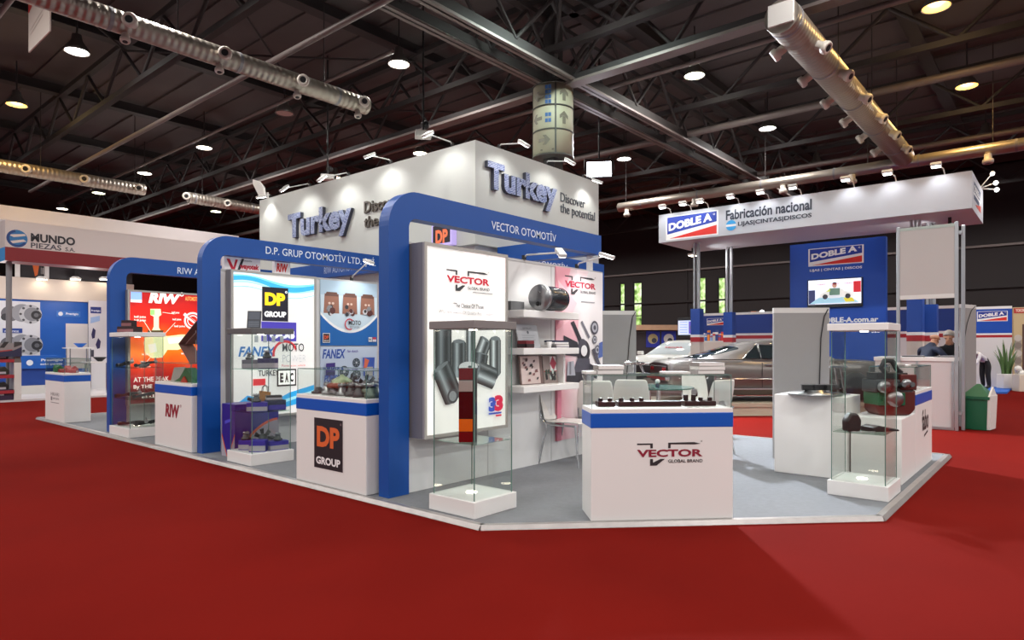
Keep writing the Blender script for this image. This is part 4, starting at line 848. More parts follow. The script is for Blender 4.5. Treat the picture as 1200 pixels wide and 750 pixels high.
# ================================================================== COUNTERS
def counter(label, cx, cy, w_, d_, rz, logo=None, glass=True, band=True, h=1.04, bands_z=(.865, 1.0), ztop=1.33):
    t = thing('display_counter', label, 'counter', (cx, cy, ZP), rz); T = TM(t); h0 = h-ZP
    MB(T).box(-w_/2, w_/2, -d_/2, d_/2, 0, h0, WHITE).build('body', t, bevel=.008)
    if band:
        e = .003; mb = MB(T); mb.box(-w_/2-e, w_/2+e, -d_/2-e, d_/2+e, bands_z[0]-ZP, bands_z[1]-ZP, BAND); mb.build('blue_band', t, 'blue band around the top', bevel=.008)
    if glass:
        x, y, th, z0, zz = w_/2-.012, d_/2-.012, .006, h0, ztop-ZP
        pane(T, -x, x, -y, -y+th, z0, zz, t); pane(T, -x, x, y-th, y, z0, zz, t); pane(T, -x, -x+th, -y+th, y-th, z0, zz, t); pane(T, x-th, x, -y+th, y-th, z0, zz, t)
        pane(T, -x, x, -y, y, zz, zz+th, t, 'glass_top')
        mb = MB(T)
        for sx in (-1, 1):
            for sy in (-1, 1): mb.box(sx*x-.003, sx*x+.003, sy*y-.003, sy*y+.003, z0, zz, EDGE)
        for sy in (-1, 1): mb.box(-x, x, sy*y-.003, sy*y+.003, zz, zz+.007, EDGE)
        for sx in (-1, 1): mb.box(sx*x-.003, sx*x+.003, -y, y, zz, zz+.007, EDGE)
        mb.build('glass_seam', t, 'greenish glass edges')
    if logo:
        pr = Print((-w_/2, -d_/2, 0), (1, 0, 0), (0, -1, 0), T=T); logo(pr, w_); pr.build('printed_logo', t)
    return t
def lg_v(pr, w_): vector_logo(pr, .415, .565, .60)
S2 = math.sqrt(.5)
CV = (5.325+.21*S2, 2.755+.21*S2)
counter('white counter lettered VECTOR GLOBAL BRAND with a glass box top, at the platform front', CV[0], CV[1], 1.30, .42, -PI/4, lg_v)
def lg_dp(pr, w_):
    pr.rect(.36, .185, .93, .755, 'e6dfdf'); pr.rect(.375, .19, .92, .75, '221b22'); pr.text('DP', .43, .43, .43, .23, 'd8622e', .045); pr.text('GROUP', .415, .235, .46, .085, 'ece8ea', .04); pr.ring(.885, .705, .012, .005, 'a08a90', n=10)
counter('white counter with a black DP GROUP sign and glass box of engine parts', 4.18+.29, 6.20, 1.32, .58, -PI/2, lg_dp)
def lg_riw(pr, w_): pr.text('RIW', .4, .47, .5, .2, '8f1d30', .05, .12); pr.ring(.95, .66, .02, .008, '8f1d30', n=10)
counter('white counter with dark red RIW lettering under a glass box', 4.21+.28, 10.34, 1.30, .56, -PI/2, lg_riw)
def lg_far(pr, w_):
    pr.text('HIKARI', .4, .52, .55, .07, '8a868a'); pr.rect(.4, .42, .5, .5, '8a868a'); pr.text('auto parts', .55, .43, .4, .06, '8a868a'); pr.line((.4, .38), (.95, .38), .012, '8a868a')
counter('white counter with faint grey lettering at the far left end of the platform', 4.17+.235, 15.99, 1.28, .47, -PI/2, lg_far)
o = counter('plain white cube counter with a round silver plate on top at the right', 8.26+.33, 2.35, .82, .66, -PI/2, None, False, False, 1.0)
o = counter('low white counter behind the right corner case carrying an engine', 8.36+.43, 1.66, .52, .86, -PI/2, None, False, False, .78)
def lg_fabo(pr, w_): pr.text('fabo', .45, .47, .5, .27, '2b2326', .02); pr.line((.6, .40), (.88, .44), .03, '2b2326')
t = counter('white counter lettered fabo with a glass box at the right edge of the platform', 9.86, 1.66, 1.25, .52, 0, lg_fabo)

# ---- items in and on the VECTOR counter glass box
def vc(lx, ly, z): c, s = math.cos(-PI/4), math.sin(-PI/4); return (CV[0]+lx*c-ly*s, CV[1]+lx*s+ly*c, z)
for k, (lx, ww, lab) in enumerate(((-.47, .16, 'small dark part at the left end of the row in the VECTOR counter box'), (-.27, .18, 'second dark part from the left in the VECTOR counter box'), (.02, .42, 'long flat dark maroon part in the middle of the VECTOR counter box'), (.33, .13, 'dark knobbed part right of the long one in the VECTOR counter box'), (.48, .16, 'dark part at the right end of the row in the VECTOR counter box'))):
    t = thing('valve_block', lab, 'car part', vc(lx, .02, 1.041), -PI/4); T = TM(t); m = mat('dark_maroon_metal', '2a1518', .35, .3)
    MB(T).box(-ww/2, ww/2, -.07, .07, 0, .045, m).build('block', t, bevel=.008)
    mb = MB(T); [mb.cyl((x, 0, .045), (x, 0, .075 if k != 3 else .1), .022, BLACK, n=12) for x in ((-ww*.28, ww*.28) if k != 2 else (-.15,))]; mb.build('port', t)
def stack(label, lx, ly, n, sz, m, z):
    for k in range(n):
        c = vc(lx+.006*(k % 2), ly, z+k*sz[2]); t = thing('catalogue', label if n == 1 else ('%s %s' % (('lower', 'upper')[k] if n == 2 else ('bottom', 'middle', 'top')[k], label)), 'catalogue', c, -PI/4+.03*k)
        MB(TM(t)).box(-sz[0]/2, sz[0]/2, -sz[1]/2, sz[1]/2, 0, sz[2]-.002, m[k % len(m)]).build('cover', t, bevel=.002); MB(TM(t)).box(-sz[0]/2+.004, sz[0]/2+.001, -sz[1]/2-.001, sz[1]/2-.004, .004, sz[2]-.006, WHITE).build('page_block', t)
GC1 = mat('warm_grey_cover', '8b8582', .45); GC2 = mat('grey_cover', 'a09c9a', .45)
stack('grey catalogue at the left on top of the VECTOR glass box', -.44, .05, 2, (.24, .2, .042), (GC2, GC1), 1.337)
stack('pale catalogue behind the left stack on the VECTOR glass box', -.60, .08, 1, (.12, .2, .03), (OFFW,), 1.337)
stack('grey catalogue at the right on top of the VECTOR glass box', .50, .04, 3, (.25, .22, .036), (GC2, OFFW, GC1), 1.337)
stack('white leaflet pile right of centre on the VECTOR glass box', .2, .06, 1, (.24, .18, .022), (OFFW,), 1.337)
# ---- parts in the DP counter
z = 1.041
def disc_part(label, c, r, m):
    t = thing('clutch_disc', label, 'car part', c); MB().lathe([(r*.4, 0), (r, 0), (r, .025), (r*.55, .03), (r*.45, .07), (.02, .075)], c, m, 24).build('disc', t); mb = MB(); [mb.cyl((c[0]+r*.7*math.cos(q), c[1]+r*.7*math.sin(q), c[2]+.02), (c[0]+r*.7*math.cos(q), c[1]+r*.7*math.sin(q), c[2]+.036), .008, STEEL, n=6) for q in [k*PI/3 for k in range(6)]]; mb.build('bolt', t); return t
def clutch(label, c, s=1.):
    t = thing('clutch_kit', label, 'car part', c); S = lambda p: [(q[0]*s, q[1]*s) for q in p]
    MB().lathe(S([(.06, 0), (.13, 0), (.15, .03), (.15, .05)]), c, CAST, 24).build('pressure_plate', t)
    MB().lathe(S([(.15, .05), (.17, .06), (.165, .09), (.12, .11)]), c, RUST, 24).build('friction_ring', t, 'red brown friction ring')
    MB().lathe(S([(.12, .11), (.11, .13), (.06, .17), (.03, .18), (.02, .2)]), c, mat('pale_green_metal', '9aa584', .4, .5), 24).build('cover_plate', t, 'pale metal cover'); return t
disc_part('round dark disc at the left end inside the DP counter glass box', (4.36, 6.68, z), .08, CAST)
clutch('large clutch with red brown ring in the middle of the DP counter glass box', (4.42, 6.30, z+.03), 1.0)
for k, (x, y, s, lab) in enumerate(((4.56, 6.62, 1.2, 'tall dark pump behind the round disc in the DP counter box'), (4.36, 6.48, 1., 'small pump left of the big clutch in the DP counter box'), (4.34, 6.18, 1.0, 'silver pump right in front of the big clutch in the DP counter box'), (4.58, 6.0, 1.3, 'dark pump at the back right of the DP counter box'), (4.36, 6.02, 1.1, 'pump just right of the silver one in the DP counter box'), (4.55, 5.72, 1.4, 'large pump at the back of the right end of the DP counter box'), (4.34, 5.85, 1.1, 'pump near the front right of the DP counter box'), (4.36, 5.66, 1.2, 'pump in the right front corner of the DP counter box'))): pump(lab, (x, y, z), s, k*1.1, (CAST, STEEL, STEEL, GREENM, CAST, STEEL, CAST, mat('grey_green_metal', '5f6b5e', .4, .5))[k])
fan_clutch('upright fan clutch at the right of the DP counter glass box', (4.5, 5.95, z), .12, -1.2, 70)
fan_clutch('upright fan clutch behind the big clutch in the DP counter glass box', (4.62, 6.42, z), .12, -1.5, 70)
# ---- RIW counter: crumpled leaflets and green carton
t = thing('green_carton', 'green and red open box lying in the RIW counter glass box', 'box', (4.48, 10.1, z)); mb = MB()
mb.prism([(-.5, 0), (.3, 0), (.22, .06), (-.1, .22), (-.3, .06)], (4.36, 10.15, z), (0, -1, 0), (0, 0, 1), (.16, 0, 0), mat('grass_green_card', '2f6a44', .6)); mb.build('carton_flap', t); mb = MB(); mb.prism([(-.1, 0), (.12, 0), (.02, .09)], (4.33, 10.25, z), (0, -1, 0), (0, 0, 1), (.02, 0, 0), mat('red_orange_card', 'b8402c', .6)); mb.build('red_flap', t, 'red flap')
t = thing('display_board', 'tilted dark shelf boards standing over the RIW counter', 'display stand', (4.5, 10.35, 1.34)); mb = MB()
for (a, b) in (((-.28, .52), (.34, .86)), ((-.28, .52), (.12, .22)), ((-.02, .52), (.3, .68))):
    d = Vector((0, -(b[0]-a[0]), b[1]-a[1])); mb.prism([(0, 0), (.22, 0), (.22, .012), (0, .012)], (4.40, 10.3-a[0], 1.1+a[1]), (1, 0, 0), (0, .2, 1), d, mat('dark_brown_board', '7a5a54', .3))
mb.build('board', t); mb = MB()
for k in range(3): mb.cyl((4.5, 10.2-.1*k, 1.34), (4.5, 10.2-.14*k, 1.85), .006, SILVER, n=6)
mb.build('support_rod', t)
t = thing('leaflet', 'pale grey leaflet propped in the RIW counter glass box', 'leaflet', (4.36, 10.5, z)); MB().prism([(-.22, 0), (.14, .0), (.2, .24), (-.2, .22)], (4.36, 10.55, z), (0, -1, 0), (.2, 0, .97), (.004, 0, 0), mat('grey_leaflet', 'a8a29c', .6)).build('page', t)
# ---- far counter: green and red piles
rr = random.Random(11)
for k in range(14):
    gcol = k < 7; y = 16.5-.075*k; c = (4.3+.12*rr.random(), y, z)
    t = thing('wrapped_part', '%s wrapped part, number %s from the left in the far counter box' % ('green' if gcol else 'red', ('one two three four five six seven'.split())[k % 7]), 'car part', c, rr.random()*3, 'wrapped parts in the far counter box')
    mb = MB(TM(t)); h = .07+.09*rr.random(); mb.prism([(-.07, 0), (.07, 0), (.06, h*.7), (.0, h), (-.06, h*.6)], (0, -.06, 0), (1, 0, 0), (0, 0, 1), (0, .12, 0), mat('green_wrap', '3f7a52', .5) if gcol else mat('red_wrap', '9a2a2c', .45)); mb.build('wrap', t, bevel=.01); mb = MB(TM(t)); mb.box(-.04, .04, -.062, -.06, .01, h*.5, GREYC); mb.build('sticker', t)
# ---- right side: plate with pads, engine, fabo items
PL = (8.42, 2.33)
t = thing('brake_disc', 'wide flat silver disc lying on the plain white cube counter', 'car part', (PL[0], PL[1], 1.0)); MB().lathe([(.05, 0), (.30, 0), (.31, .012), (.30, .03), (.14, .034), (.12, .06), (.05, .062)], (PL[0], PL[1], 1.0), STEEL, 36).build('disc', t)
for k, (dx, dy, lab) in enumerate(((-.06, .05, 'left black brake pad on the silver disc'), (.02, -.05, 'middle black brake pad on the silver disc'), (.09, -.16, 'right black brake pad on the silver disc'))):
    t = thing('brake_pad', lab, 'brake pad', (PL[0]+dx, PL[1]+dy, 1.062 if k < 2 else 1.062), -.9+.2*k); mb = MB(TM(t)); mb.prism([(-.09, -.03), (.09, -.03), (.075, .045), (.0, .06), (-.075, .045)], (0, 0, 0), (1, 0, 0), (0, 1, 0), (0, 0, .055), RUBBER); mb.build('friction_block', t, bevel=.006); mb = MB(TM(t)); mb.prism([(-.1, -.035), (.1, -.035), (.08, .05), (-.08, .05)], (0, 0, .055), (1, 0, 0), (0, 1, 0), (0, 0, .012), CAST); mb.build('back_plate', t)
EN = (8.84, 1.62, .781)
en = thing('engine', 'cutaway car engine with green block and red brown sump on the low white counter', 'engine', EN, -.85); T = TM(en)
SUMP = mat('red_brown_sump', '5a2420', .4, .2)
mb = MB(T); mb.prism([(-.22, .06), (-.17, .0), (.17, .0), (.24, .07), (.24, .3), (-.0, .3), (-.22, .14)], (0, -.15, 0), (1, 0, 0), (0, 0, 1), (0, .3, 0), SUMP); mb.build('sump', en, bevel=.03, seg=3)
mb = MB(T); mb.box(-.22, .1, -.17, .15, .12, .27, GREENM); [mb.cyl((-.15+.09*k, -.171, .2), (-.15+.09*k, -.185, .2), .03, GREENM, n=12) for k in range(3)]; mb.build('block', en, 'dark green engine block', bevel=.01)
mb = MB(T); mb.box(-.24, .2, -.15, .15, .27, .42, CAST); mb.box(-.2, .16, -.12, .12, .42, .5, BLACK); [mb.cyl((-.16+.1*k, -.15, .35), (-.16+.1*k, -.24, .37), .03, CAST, n=12) for k in range(4)]; mb.box(.05, .24, -.16, .1, .3, .48, SUMP); mb.build('cylinder_head', en, 'grey cylinder head', bevel=.01)
mb = MB(T); [mb.lathe([(r*.3, 0), (r, 0), (r, .02), (r*.8, .012), (r*.8, .03), (r, .022), (r, .04), (r*.3, .04)], (x, -.2, z_), STEEL, 20, (0, -1, 0)) for x, z_, r in ((-.18, .34, .07), (-.05, .2, .09), (.08, .38, .05))]; mb.build('pulley', en)
mb = MB(T); mb.tube([(-.1, -.1, .5), (-.16, -.12, .56), (-.12, -.12, .64), (-.02, -.1, .64), (.04, -.1, .54), (.1, -.08, .5)], .03, RUBBER, 10); mb.build('hose', en)
for lx, lab in ((-.45, 'small black part at the left in the fabo counter glass box'), (-.3, 'small green part in the fabo counter glass box')): pump(lab, (9.86+lx, 1.55, 1.041), .7, lx*9)
t = thing('gauge', 'small dark item lying on the fabo counter glass top', 'car part', (9.5, 1.62, 1.337)); mb = MB(); mb.lathe([(.06, 0), (.07, .02), (.05, .03), (.02, .05)], (9.5, 1.62, 1.337), GC1, 16); mb.build('gauge_body', t); MB().box(9.58, 9.9, 1.55, 1.7, 1.337, 1.352, OFFW).build('base_plate', t)

# ================================================================== TABLE, CHAIRS, GREY PANELS
TB = at(768, 453, 10.6); TZ = .93-.86
t = thing('glass_table', 'round glass table on a chrome pedestal between the white chairs', 'table', (TB.x, TB.y, ZP))
MB().lathe([(.0, .845), (.60, .845), (.61, .852), (.60, .86), (.0, .86)], (TB.x, TB.y, TZ), glass_mat('table_glass', 'bcd8d0'), 40).build('glass_top', t); MB().lathe([(.605, .842), (.615, .852), (.605, .862)], (TB.x, TB.y, TZ), mat('green_glass_rim', '2f5f58', .15), 40).build('rim', t, 'dark green glass rim')
mb = MB()
for q in (0, 2.1, 4.2): mb.cyl((TB.x+.1*math.cos(q), TB.y+.1*math.sin(q), ZP+.03), (TB.x+.1*math.cos(q), TB.y+.1*math.sin(q), .845+TZ), .032, CHROME)
mb.build('pedestal', t); MB().lathe([(.32, 0), (.32, .015), (.14, .03), (.0, .03)], (TB.x, TB.y, ZP), CHROME, 32).build('base_plate', t)
o = thing('desk_flag', 'small white and blue desk ornament on the glass table', 'ornament', (TB.x-.02, TB.y-.05, .862+TZ)); p = o.location
MB().lathe([(.03, 0), (.035, .02), (.015, .06), (.0, .07)], p, mat('navy_card', '1c2344', .45), 14).build('base', o); MB().ball((p.x, p.y, p.z+.09), .04, WHITE).build('globe', o)
CHW = mat('white_chair_plastic', 'dddbd6', .35)
def chair(label, x, y, rz):
    t = thing('chair', label, 'chair', (x, y, ZP), rz, 'white chairs around the glass table'); T = TM(t) @ Matrix.Scale(1.12, 4)
    # seat faces +x in its own frame, back at -x
    sec = lambda yy: [(-.20, .60-.0), (-.22, .54)]
    prof = [(.24, .475), (.22, .495), (.0, .485), (-.15, .48), (-.20, .50), (-.235, .56), (-.26, .68), (-.30, .82), (-.335, .97)]
    n = len(prof); W = [.19, .215, .225, .22, .22, .225, .23, .225, .20]; vs = []; K = 8
    for (px, pz), w_ in zip(prof, W):
        for k in range(K+1):
            v = -1+2*k/K; vs.append((px+.035*v*v*(1 if pz > .52 else 0), v*w_, pz+(.02*v*v if pz < .52 else 0)))
    fs = []
    for i in range(n-1):
        for k in range(K):
            if i in (5,) and k in (3, 4): continue        # grip opening in the back
            fs.append((i*(K+1)+k, i*(K+1)+k+1, (i+1)*(K+1)+k+1, (i+1)*(K+1)+k))
    seatf = [f for f in fs if f[0]//(K+1) < 4]; backf = [f for f in fs if f[0]//(K+1) >= 4]
    for nm, ff in (('seat', seatf), ('backrest', backf)):
        used = sorted({k for f in ff for k in f}); ix = {k: q for q, k in enumerate(used)}
        ob = MB(T).add([vs[k] for k in used], [tuple(ix[k] for k in f) for f in ff], CHW, True).build(nm, t); s_ = ob.modifiers.new('thick', 'SOLIDIFY'); s_.thickness = .014; s_.offset = 0; ss = ob.modifiers.new('smooth', 'SUBSURF'); ss.levels = 1; ss.render_levels = 1
    mb = MB(T); mb.lathe([(.05, -.006), (.068, 0), (.05, .006)], (-.272, 0, .63), GREYF, 20, (1, 0, -.25)); mb.build('grip_ring', t)
    for sy in (-1, 1):
        mb = MB(T); mb.tube([(.20, .2*sy, .47), (.26, .23*sy, .0)], .012, CHROME, 8); mb.build('leg', t)
        mb = MB(T); mb.tube([(-.17, .2*sy, .47), (-.27, .23*sy, .0)], .012, CHROME, 8); mb.build('leg', t)
        mb = MB(T); mb.tube([(.2, .2*sy, .465), (-.17, .2*sy, .465), (-.235, .21*sy, .52), (-.26, .21*sy, .62)], .012, CHROME, 8); mb.build('side_rail', t)
    return t
c1 = on_z(662, 544, ZP); chair('white chair in front of the pink poster, left of the VECTOR counter', c1.x+.10, c1.y+.02, -1.45)
tx, ty = TB.x, TB.y
for px, dd, rz, lab in ((697, 9.35, .6, 'white chair with its back to the camera behind the left of the VECTOR glass box'), (739, 9.6, .55, 'white chair with a grip hole seen through the middle of the VECTOR glass box'), (823, 11.6, -2.2, 'white chair beyond the glass table, in front of the grey car'), (827, 9.5, 1.25, 'pale chair at the right of the glass table, back to the camera')):
    q = at(px, HOR, dd); chair(lab, q.x, q.y, rz)
def grey_panel(label, pA, pB, h, cable, zb=ZP):
    A, B = Vector((pA[0], pA[1], zb)), Vector((pB[0], pB[1], zb)); t = thing('grey_display_panel', label, 'display panel', tuple((A+B)/2)); u = (B-A).normalized(); n_ = Vector((-u.y, u.x, 0)); L = (B-A).length
    GP = mat('mid_grey_panel', '8d8b8a', .55, noise=.03, nscale=5)
    MB().prism([(0, 0), (L, 0), (L, .06), (0, .06)], A, u, n_, (0, 0, h-.07-zb), GP).build('panel', t)
    MB().prism([(0, 0), (L, 0), (L, .065), (0, .065)], A+Vector((0, 0, h-.07-zb)), u, n_, (0, 0, .07), mat('pale_panel_cap', 'c9c7c4', .45)).build('top_rail', t, 'pale top rail')
    if cable:
        mb = MB(); q = lambda s, z_: A+u*(L*s)-n_*.012+Vector((0, 0, z_-zb)); mb.tube([q(a_, b_) for a_, b_ in cable], .007, BLACK, 6); mb.build('cable', t, 'thin black cable')
    return t
def at2(px, d): p = at(px, HOR, d); return (p.x, p.y)
grey_panel('grey standing panel behind the left end of the VECTOR counter', at2(700, 11.6), at2(745.5, 11.6), 2.22, [(.98, 2.2), (.9, 2.1), (.82, 1.7), (.76, 1.1), (.74, .6)])
grey_panel('grey standing panel behind the plain white cube counter', at2(907, 9.0), at2(972, 8.95), 2.12, [(.97, 2.1), (.9, 2.0), (.84, 1.7), (.82, 1.2), (.8, .7)])
P3 = (15.58, 1.57), (16.2, 1.40); grey_panel('tall grey standing panel behind the green litter bin at the right', P3[0], P3[1], 2.42, [(.9, 2.4), (.6, 2.3), (.3, 2.05), (.1, 1.7)], 0.002)
# desk microphone-like stands in front of the left panel
t = thing('tap_fitting', 'shiny silver fitting standing on the VECTOR counter glass top', 'car part', vc(-.18, .08, 1.337), -PI/4); T = TM(t); mb = MB(T)
mb.cyl((0, 0, 0), (0, 0, .09), .016, CHROME); mb.tube([(-.1, 0, .085), (0, 0, .1), (.14, 0, .09)], .014, CHROME, 8); mb.ball((-.07, 0, .1), .028, CHROME); mb.ball((.03, 0, .1), .024, CHROME); mb.cyl((.1, .02, 0), (.06, .02, .09), .01, CHROME); mb.build('fitting_body', t); MB(T).box(-.07, .14, -.04, .05, 0, .008, CHROME).build('foot', t)
t = thing('tap_fitting', 'silver fitting with two legs standing on the plain cube counter by the grey panel', 'car part', (8.66, 2.12, 1.0), -.8); T = TM(t); mb = MB(T)
mb.cyl((0, 0, 0), (-.05, 0, .34), .014, CHROME); mb.cyl((.08, 0, 0), (.02, 0, .34), .014, CHROME); mb.box(-.12, .1, -.02, .02, .33, .35, CHROME); mb.build('fitting_body', t); MB(T).box(-.03, .12, -.04, .04, 0, .008, CHROME).build('foot', t)

# ================================================================== THE SECOND STAND (white fascia on posts)
GX0, GX1, GY0, GY1, GZ0, GZ1 = 16.2, 18.5, 1.47, 8.5, 4.407, 5.167; GK = 16.2/14.6
fs_ = thing('stand_fascia', 'long white fascia lettered DOBLE A and Fabricacion nacional, carried on thin posts', 'fascia', (15.6, 4.5, GZ0))
MB().box(GX0, GX1, GY0, GY1, GZ0, GZ1, mat('pearl_white_panel', 'bfc2ca', .5)).build('fascia_box', fs_)
pr = Print((GX0, 0, EYE*(1-GK)), (0, -GK, 0), (-1, 0, 0), V=(0, 0, GK))
doble_logo(pr, -7.43, 4.19, 1.25, .53)
pr.text('Fabricaci\u00f3n nacional', -5.96, 4.47, 1.86, .23, '2c3140', .03)
pr.disc(-5.84, 4.345, .12, '2f9ad8'); pr.rect(-5.96, 4.32, -5.72, 4.37, 'e2e6ea'); pr.text('LIJAS|CINTAS|DISCOS', -5.68, 4.285, 1.58, .12, '2c3140', .03)
pr.build('lettering', fs_, 'blue, red and dark lettering')
pr = Print((1.65, GY0, .3), (1, 0, 0), (0, -1, 0)); pr.poly([(14.9, 4.35), (15.9, 4.35), (16.3, 4.72), (14.9, 4.72)], '24365e'); pr.rect(14.9, 4.45, 16.3, 4.5, 'e8e8ea'); pr.poly([(15.1, 4.26), (16.3, 4.26), (16.3, 4.42)], 'c03a2a'); pr.text('DOBLE A', 15.0, 4.52, 1.1, .14, 'f0f0f0', .04); pr.build('end_print', fs_, 'printed end face')
for k, (px, py) in enumerate(((786, 249), (810, 246), (830, 244), (866, 239), (901, 234), (939, 229), (1001, 221), (1050, 213), (1107, 206))):
    p = on_x(px, py, GX0); t = thing('clip_spotlight', '%s small white clip spotlight from the left on the white fascia on posts' % ('first second third fourth fifth sixth seventh eighth ninth'.split()[k]), 'spotlight', (GX0+.03, p.y, GZ1), 0, 'clip spotlights on the white fascia')
    mb = MB(); mb.tube([(GX0+.03, p.y, GZ1), (GX0-.02, p.y+.02, GZ1+.12), (GX0-.22, p.y+.1, GZ1+.16)], .012, OFFW, 6); mb.build('stem', t)
    mb = MB(); mb.obox((GX0-.26, p.y+.12, GZ1+.17), (.10, .2, .07), OFFW, 0, 0, .5); mb.build('lamp_head', t, bevel=.01); mb = MB(); mb.obox((GX0-.25, p.y+.12, GZ1+.128), (.07, .16, .012), BULB, 0, 0, .5); mb.build('lens', t)
    light('SPOT', 'clip_spotlight_beam', (GX0-.32, p.y+.1, GZ1+.1), 11, (.95, .97, 1), .05, aim=(GX0, p.y, 4.35), cone=120, blend=.7)
for k, (px, py) in enumerate(((1163, 203), (1167, 214), (1168, 222))):
    h = at(px, py, 14.6); t = thing('arm_spotlight', ('top', 'middle', 'bottom')[k]+' bright arm spotlight reaching out from the right end of the white fascia', 'spotlight', (h.x-.1, GY0, GZ1-.03), 0, 'arm spotlights at the right end of the white fascia')
    mb = MB(); mb.tube([(min(h.x-.1, GX1-.2), GY0+.02, GZ1-.03), (h.x, h.y, h.z)], .012, OFFW, 6); mb.build('arm', t); MB().ball(h, .05, OFFW).build('lamp_head', t); MB().ball((h.x-.03, h.y-.0, h.z-.02), .04, BULB).build('lens', t)
    light('SPOT', 'arm_spotlight_beam', h+Vector((0, -.1, 0)), 12, (1, .97, .92), .05, aim=(h.x, GY0, 4.4), cone=120)
for (x, y, lab) in ((17.7, 8.2, 'flat white lamp under the left end of the white fascia'), (17.1, 1.95, 'flat white lamp under the right end of the white fascia')):
    t = thing('soffit_lamp', lab, 'lamp', (x, y, GZ0-.2)); mb = MB(); mb.box(x-.03, x+.03, y-.03, y+.03, GZ0-.16, GZ0, BLACK); mb.build('bracket', t); MB().box(x-.14, x+.14, y-.1, y+.1, GZ0-.22, GZ0-.16, OFFW).build('housing', t, bevel=.008); MB().box(x-.12, x+.12, y-.085, y+.085, GZ0-.228, GZ0-.22, BULBW).build('lens', t)
    light('SPOT', 'soffit_lamp_beam', (x, y, GZ0-.25), 150, (1, .97, .93), .1, aim=(18.6, 4.8, 2.2), cone=140)
# posts with blue sleeves
SLEEVE = mat('blue_sleeve', '123f92', .45); STRW = mat('stripe_white', 'e8e8ea', .5); STRR = mat('stripe_red', 'a8202c', .5); BEIGE = mat('beige_lower_panel', 'cfc4bd', .55)
def post(label, x, y, wd, zs, sleeve=True, tubes=3, ztop=GZ0):
    t = thing('fascia_post', label, 'post', (x, y, 0), 0, 'posts under the white fascia')
    mb = MB()
    for k in range(tubes):
        o = -wd*.34+wd*.34*k*(2/(tubes-1) if tubes > 1 else 1); mb.cyl((x+(.03 if k % 2 else -.03), y+o, zs-.05), (x+(.03 if k % 2 else -.03), y+o, ztop), .032, SILVER, n=10)
    mb.build('tube', t)
    if sleeve:
        h = wd/2+.03; MB().box(x-h, x+h, y-h, y+h, 1.90, zs, SLEEVE).build('blue_sleeve', t)
        mb = MB(); e = .004; mb.box(x-h-e, x+h+e, y-h-e, y+h+e, 1.83, 1.90, STRW); mb.box(x-h-e, x+h+e, y-h-e, y+h+e, 1.70, 1.83, STRR); mb.build('stripe', t, 'white and red stripe'); MB().box(x-h, x+h, y-h, y+h, .0, 1.70, BEIGE).build('lower_panel', t)
    return t
p = on_x(817, 300, 16.9); post('front left fascia post with a blue sleeve, left of the dark car roof', p.x, p.y, .2, on_x(817, 362, 16.9).z)
p = on_x(855, 300, 18.2); post('rear left fascia post with a blue sleeve, right of the tall hall windows', p.x, p.y, .2, on_x(855, 366, 18.2).z)
p = on_x(1073, 350, 17.0); post('wide blue sleeved post seen through the frame left of the bald man', p.x, p.y, .24, on_x(1073, 350, 17.0).z)
p = on_x(1091, 350, 17.6); post('bright blue sleeved post directly behind the bald man', p.x, p.y, .2, on_x(1091, 357, 17.6).z)
# frame with grey beige panel
fr = thing('panel_frame', 'tall aluminium frame with a blank grey beige panel behind the fabo counter', 'frame', (14.75, 2.05, 0))
for nm, y in (('upright', 1.575), ('upright', 2.53)): MB().box(14.71, 14.77, y-.03, y+.03, 0, 3.93, SILVER).build(nm, fr, bevel=.008)
MB().box(14.90, 14.96, 1.46, 1.52, 0, 3.88, SILVER).build('upright', fr, bevel=.008)
MB().box(14.72, 14.76, 1.605, 2.50, 2.58, 3.84, mat('grey_beige_panel', 'b7b0ad', .5)).build('blank_panel', fr, 'blank grey beige panel')
mb = MB(); mb.box(14.715, 14.765, 1.605, 2.50, 3.84, 3.90, mat('greenish_rail', 'a9b5ae', .35)); mb.box(14.715, 14.765, 1.605, 2.50, 2.50, 2.58, OFFW); mb.build('cross_rail', fr)
for y in (2.15, 2.35):
    pass
mb = MB(); mb.box(14.77, 14.90, 1.50, 1.56, 3.7, 3.76, SILVER); mb.box(14.77, 14.90, 1.50, 1.56, .3, .36, SILVER); mb.build('tie_bar', fr)
ct = thing('stand_counter', 'white panelled counter between the aluminium uprights where two men lean', 'counter', (15.2, 2.15, 0))
MB().box(14.80, 15.42, 1.62, 2.95, .05, 1.30, mat('pale_mauve_panel', 'cdc6c6', .5)).build('body', ct); MB().box(14.78, 15.44, 1.61, 2.97, 1.30, 1.375, WHITE).build('worktop', ct); mb = MB(); mb.box(14.775, 14.80, 1.62, 1.66, .0, 1.3, SILVER); mb.box(14.775, 14.80, 2.2, 2.24, 0, 1.3, SILVER); mb.box(14.775, 14.8, 1.66, 2.95, 0, .05, SILVER); mb.build('corner_profile', ct)
for k, (y, lab) in enumerate(((2.35, 'flat dark item at the left on the leaning men counter'), (1.82, 'black folder under the hands of the two men'))):
    t = thing('folder', lab, 'folder', (15.1, y, 1.376)); MB().box(14.98, 15.25, y-.2, y+.16, 1.376, 1.395, BLACK).build('cover', t); MB().box(14.99, 15.24, y-.19, y+.1, 1.395, 1.403, GREYC).build('sheet', t)

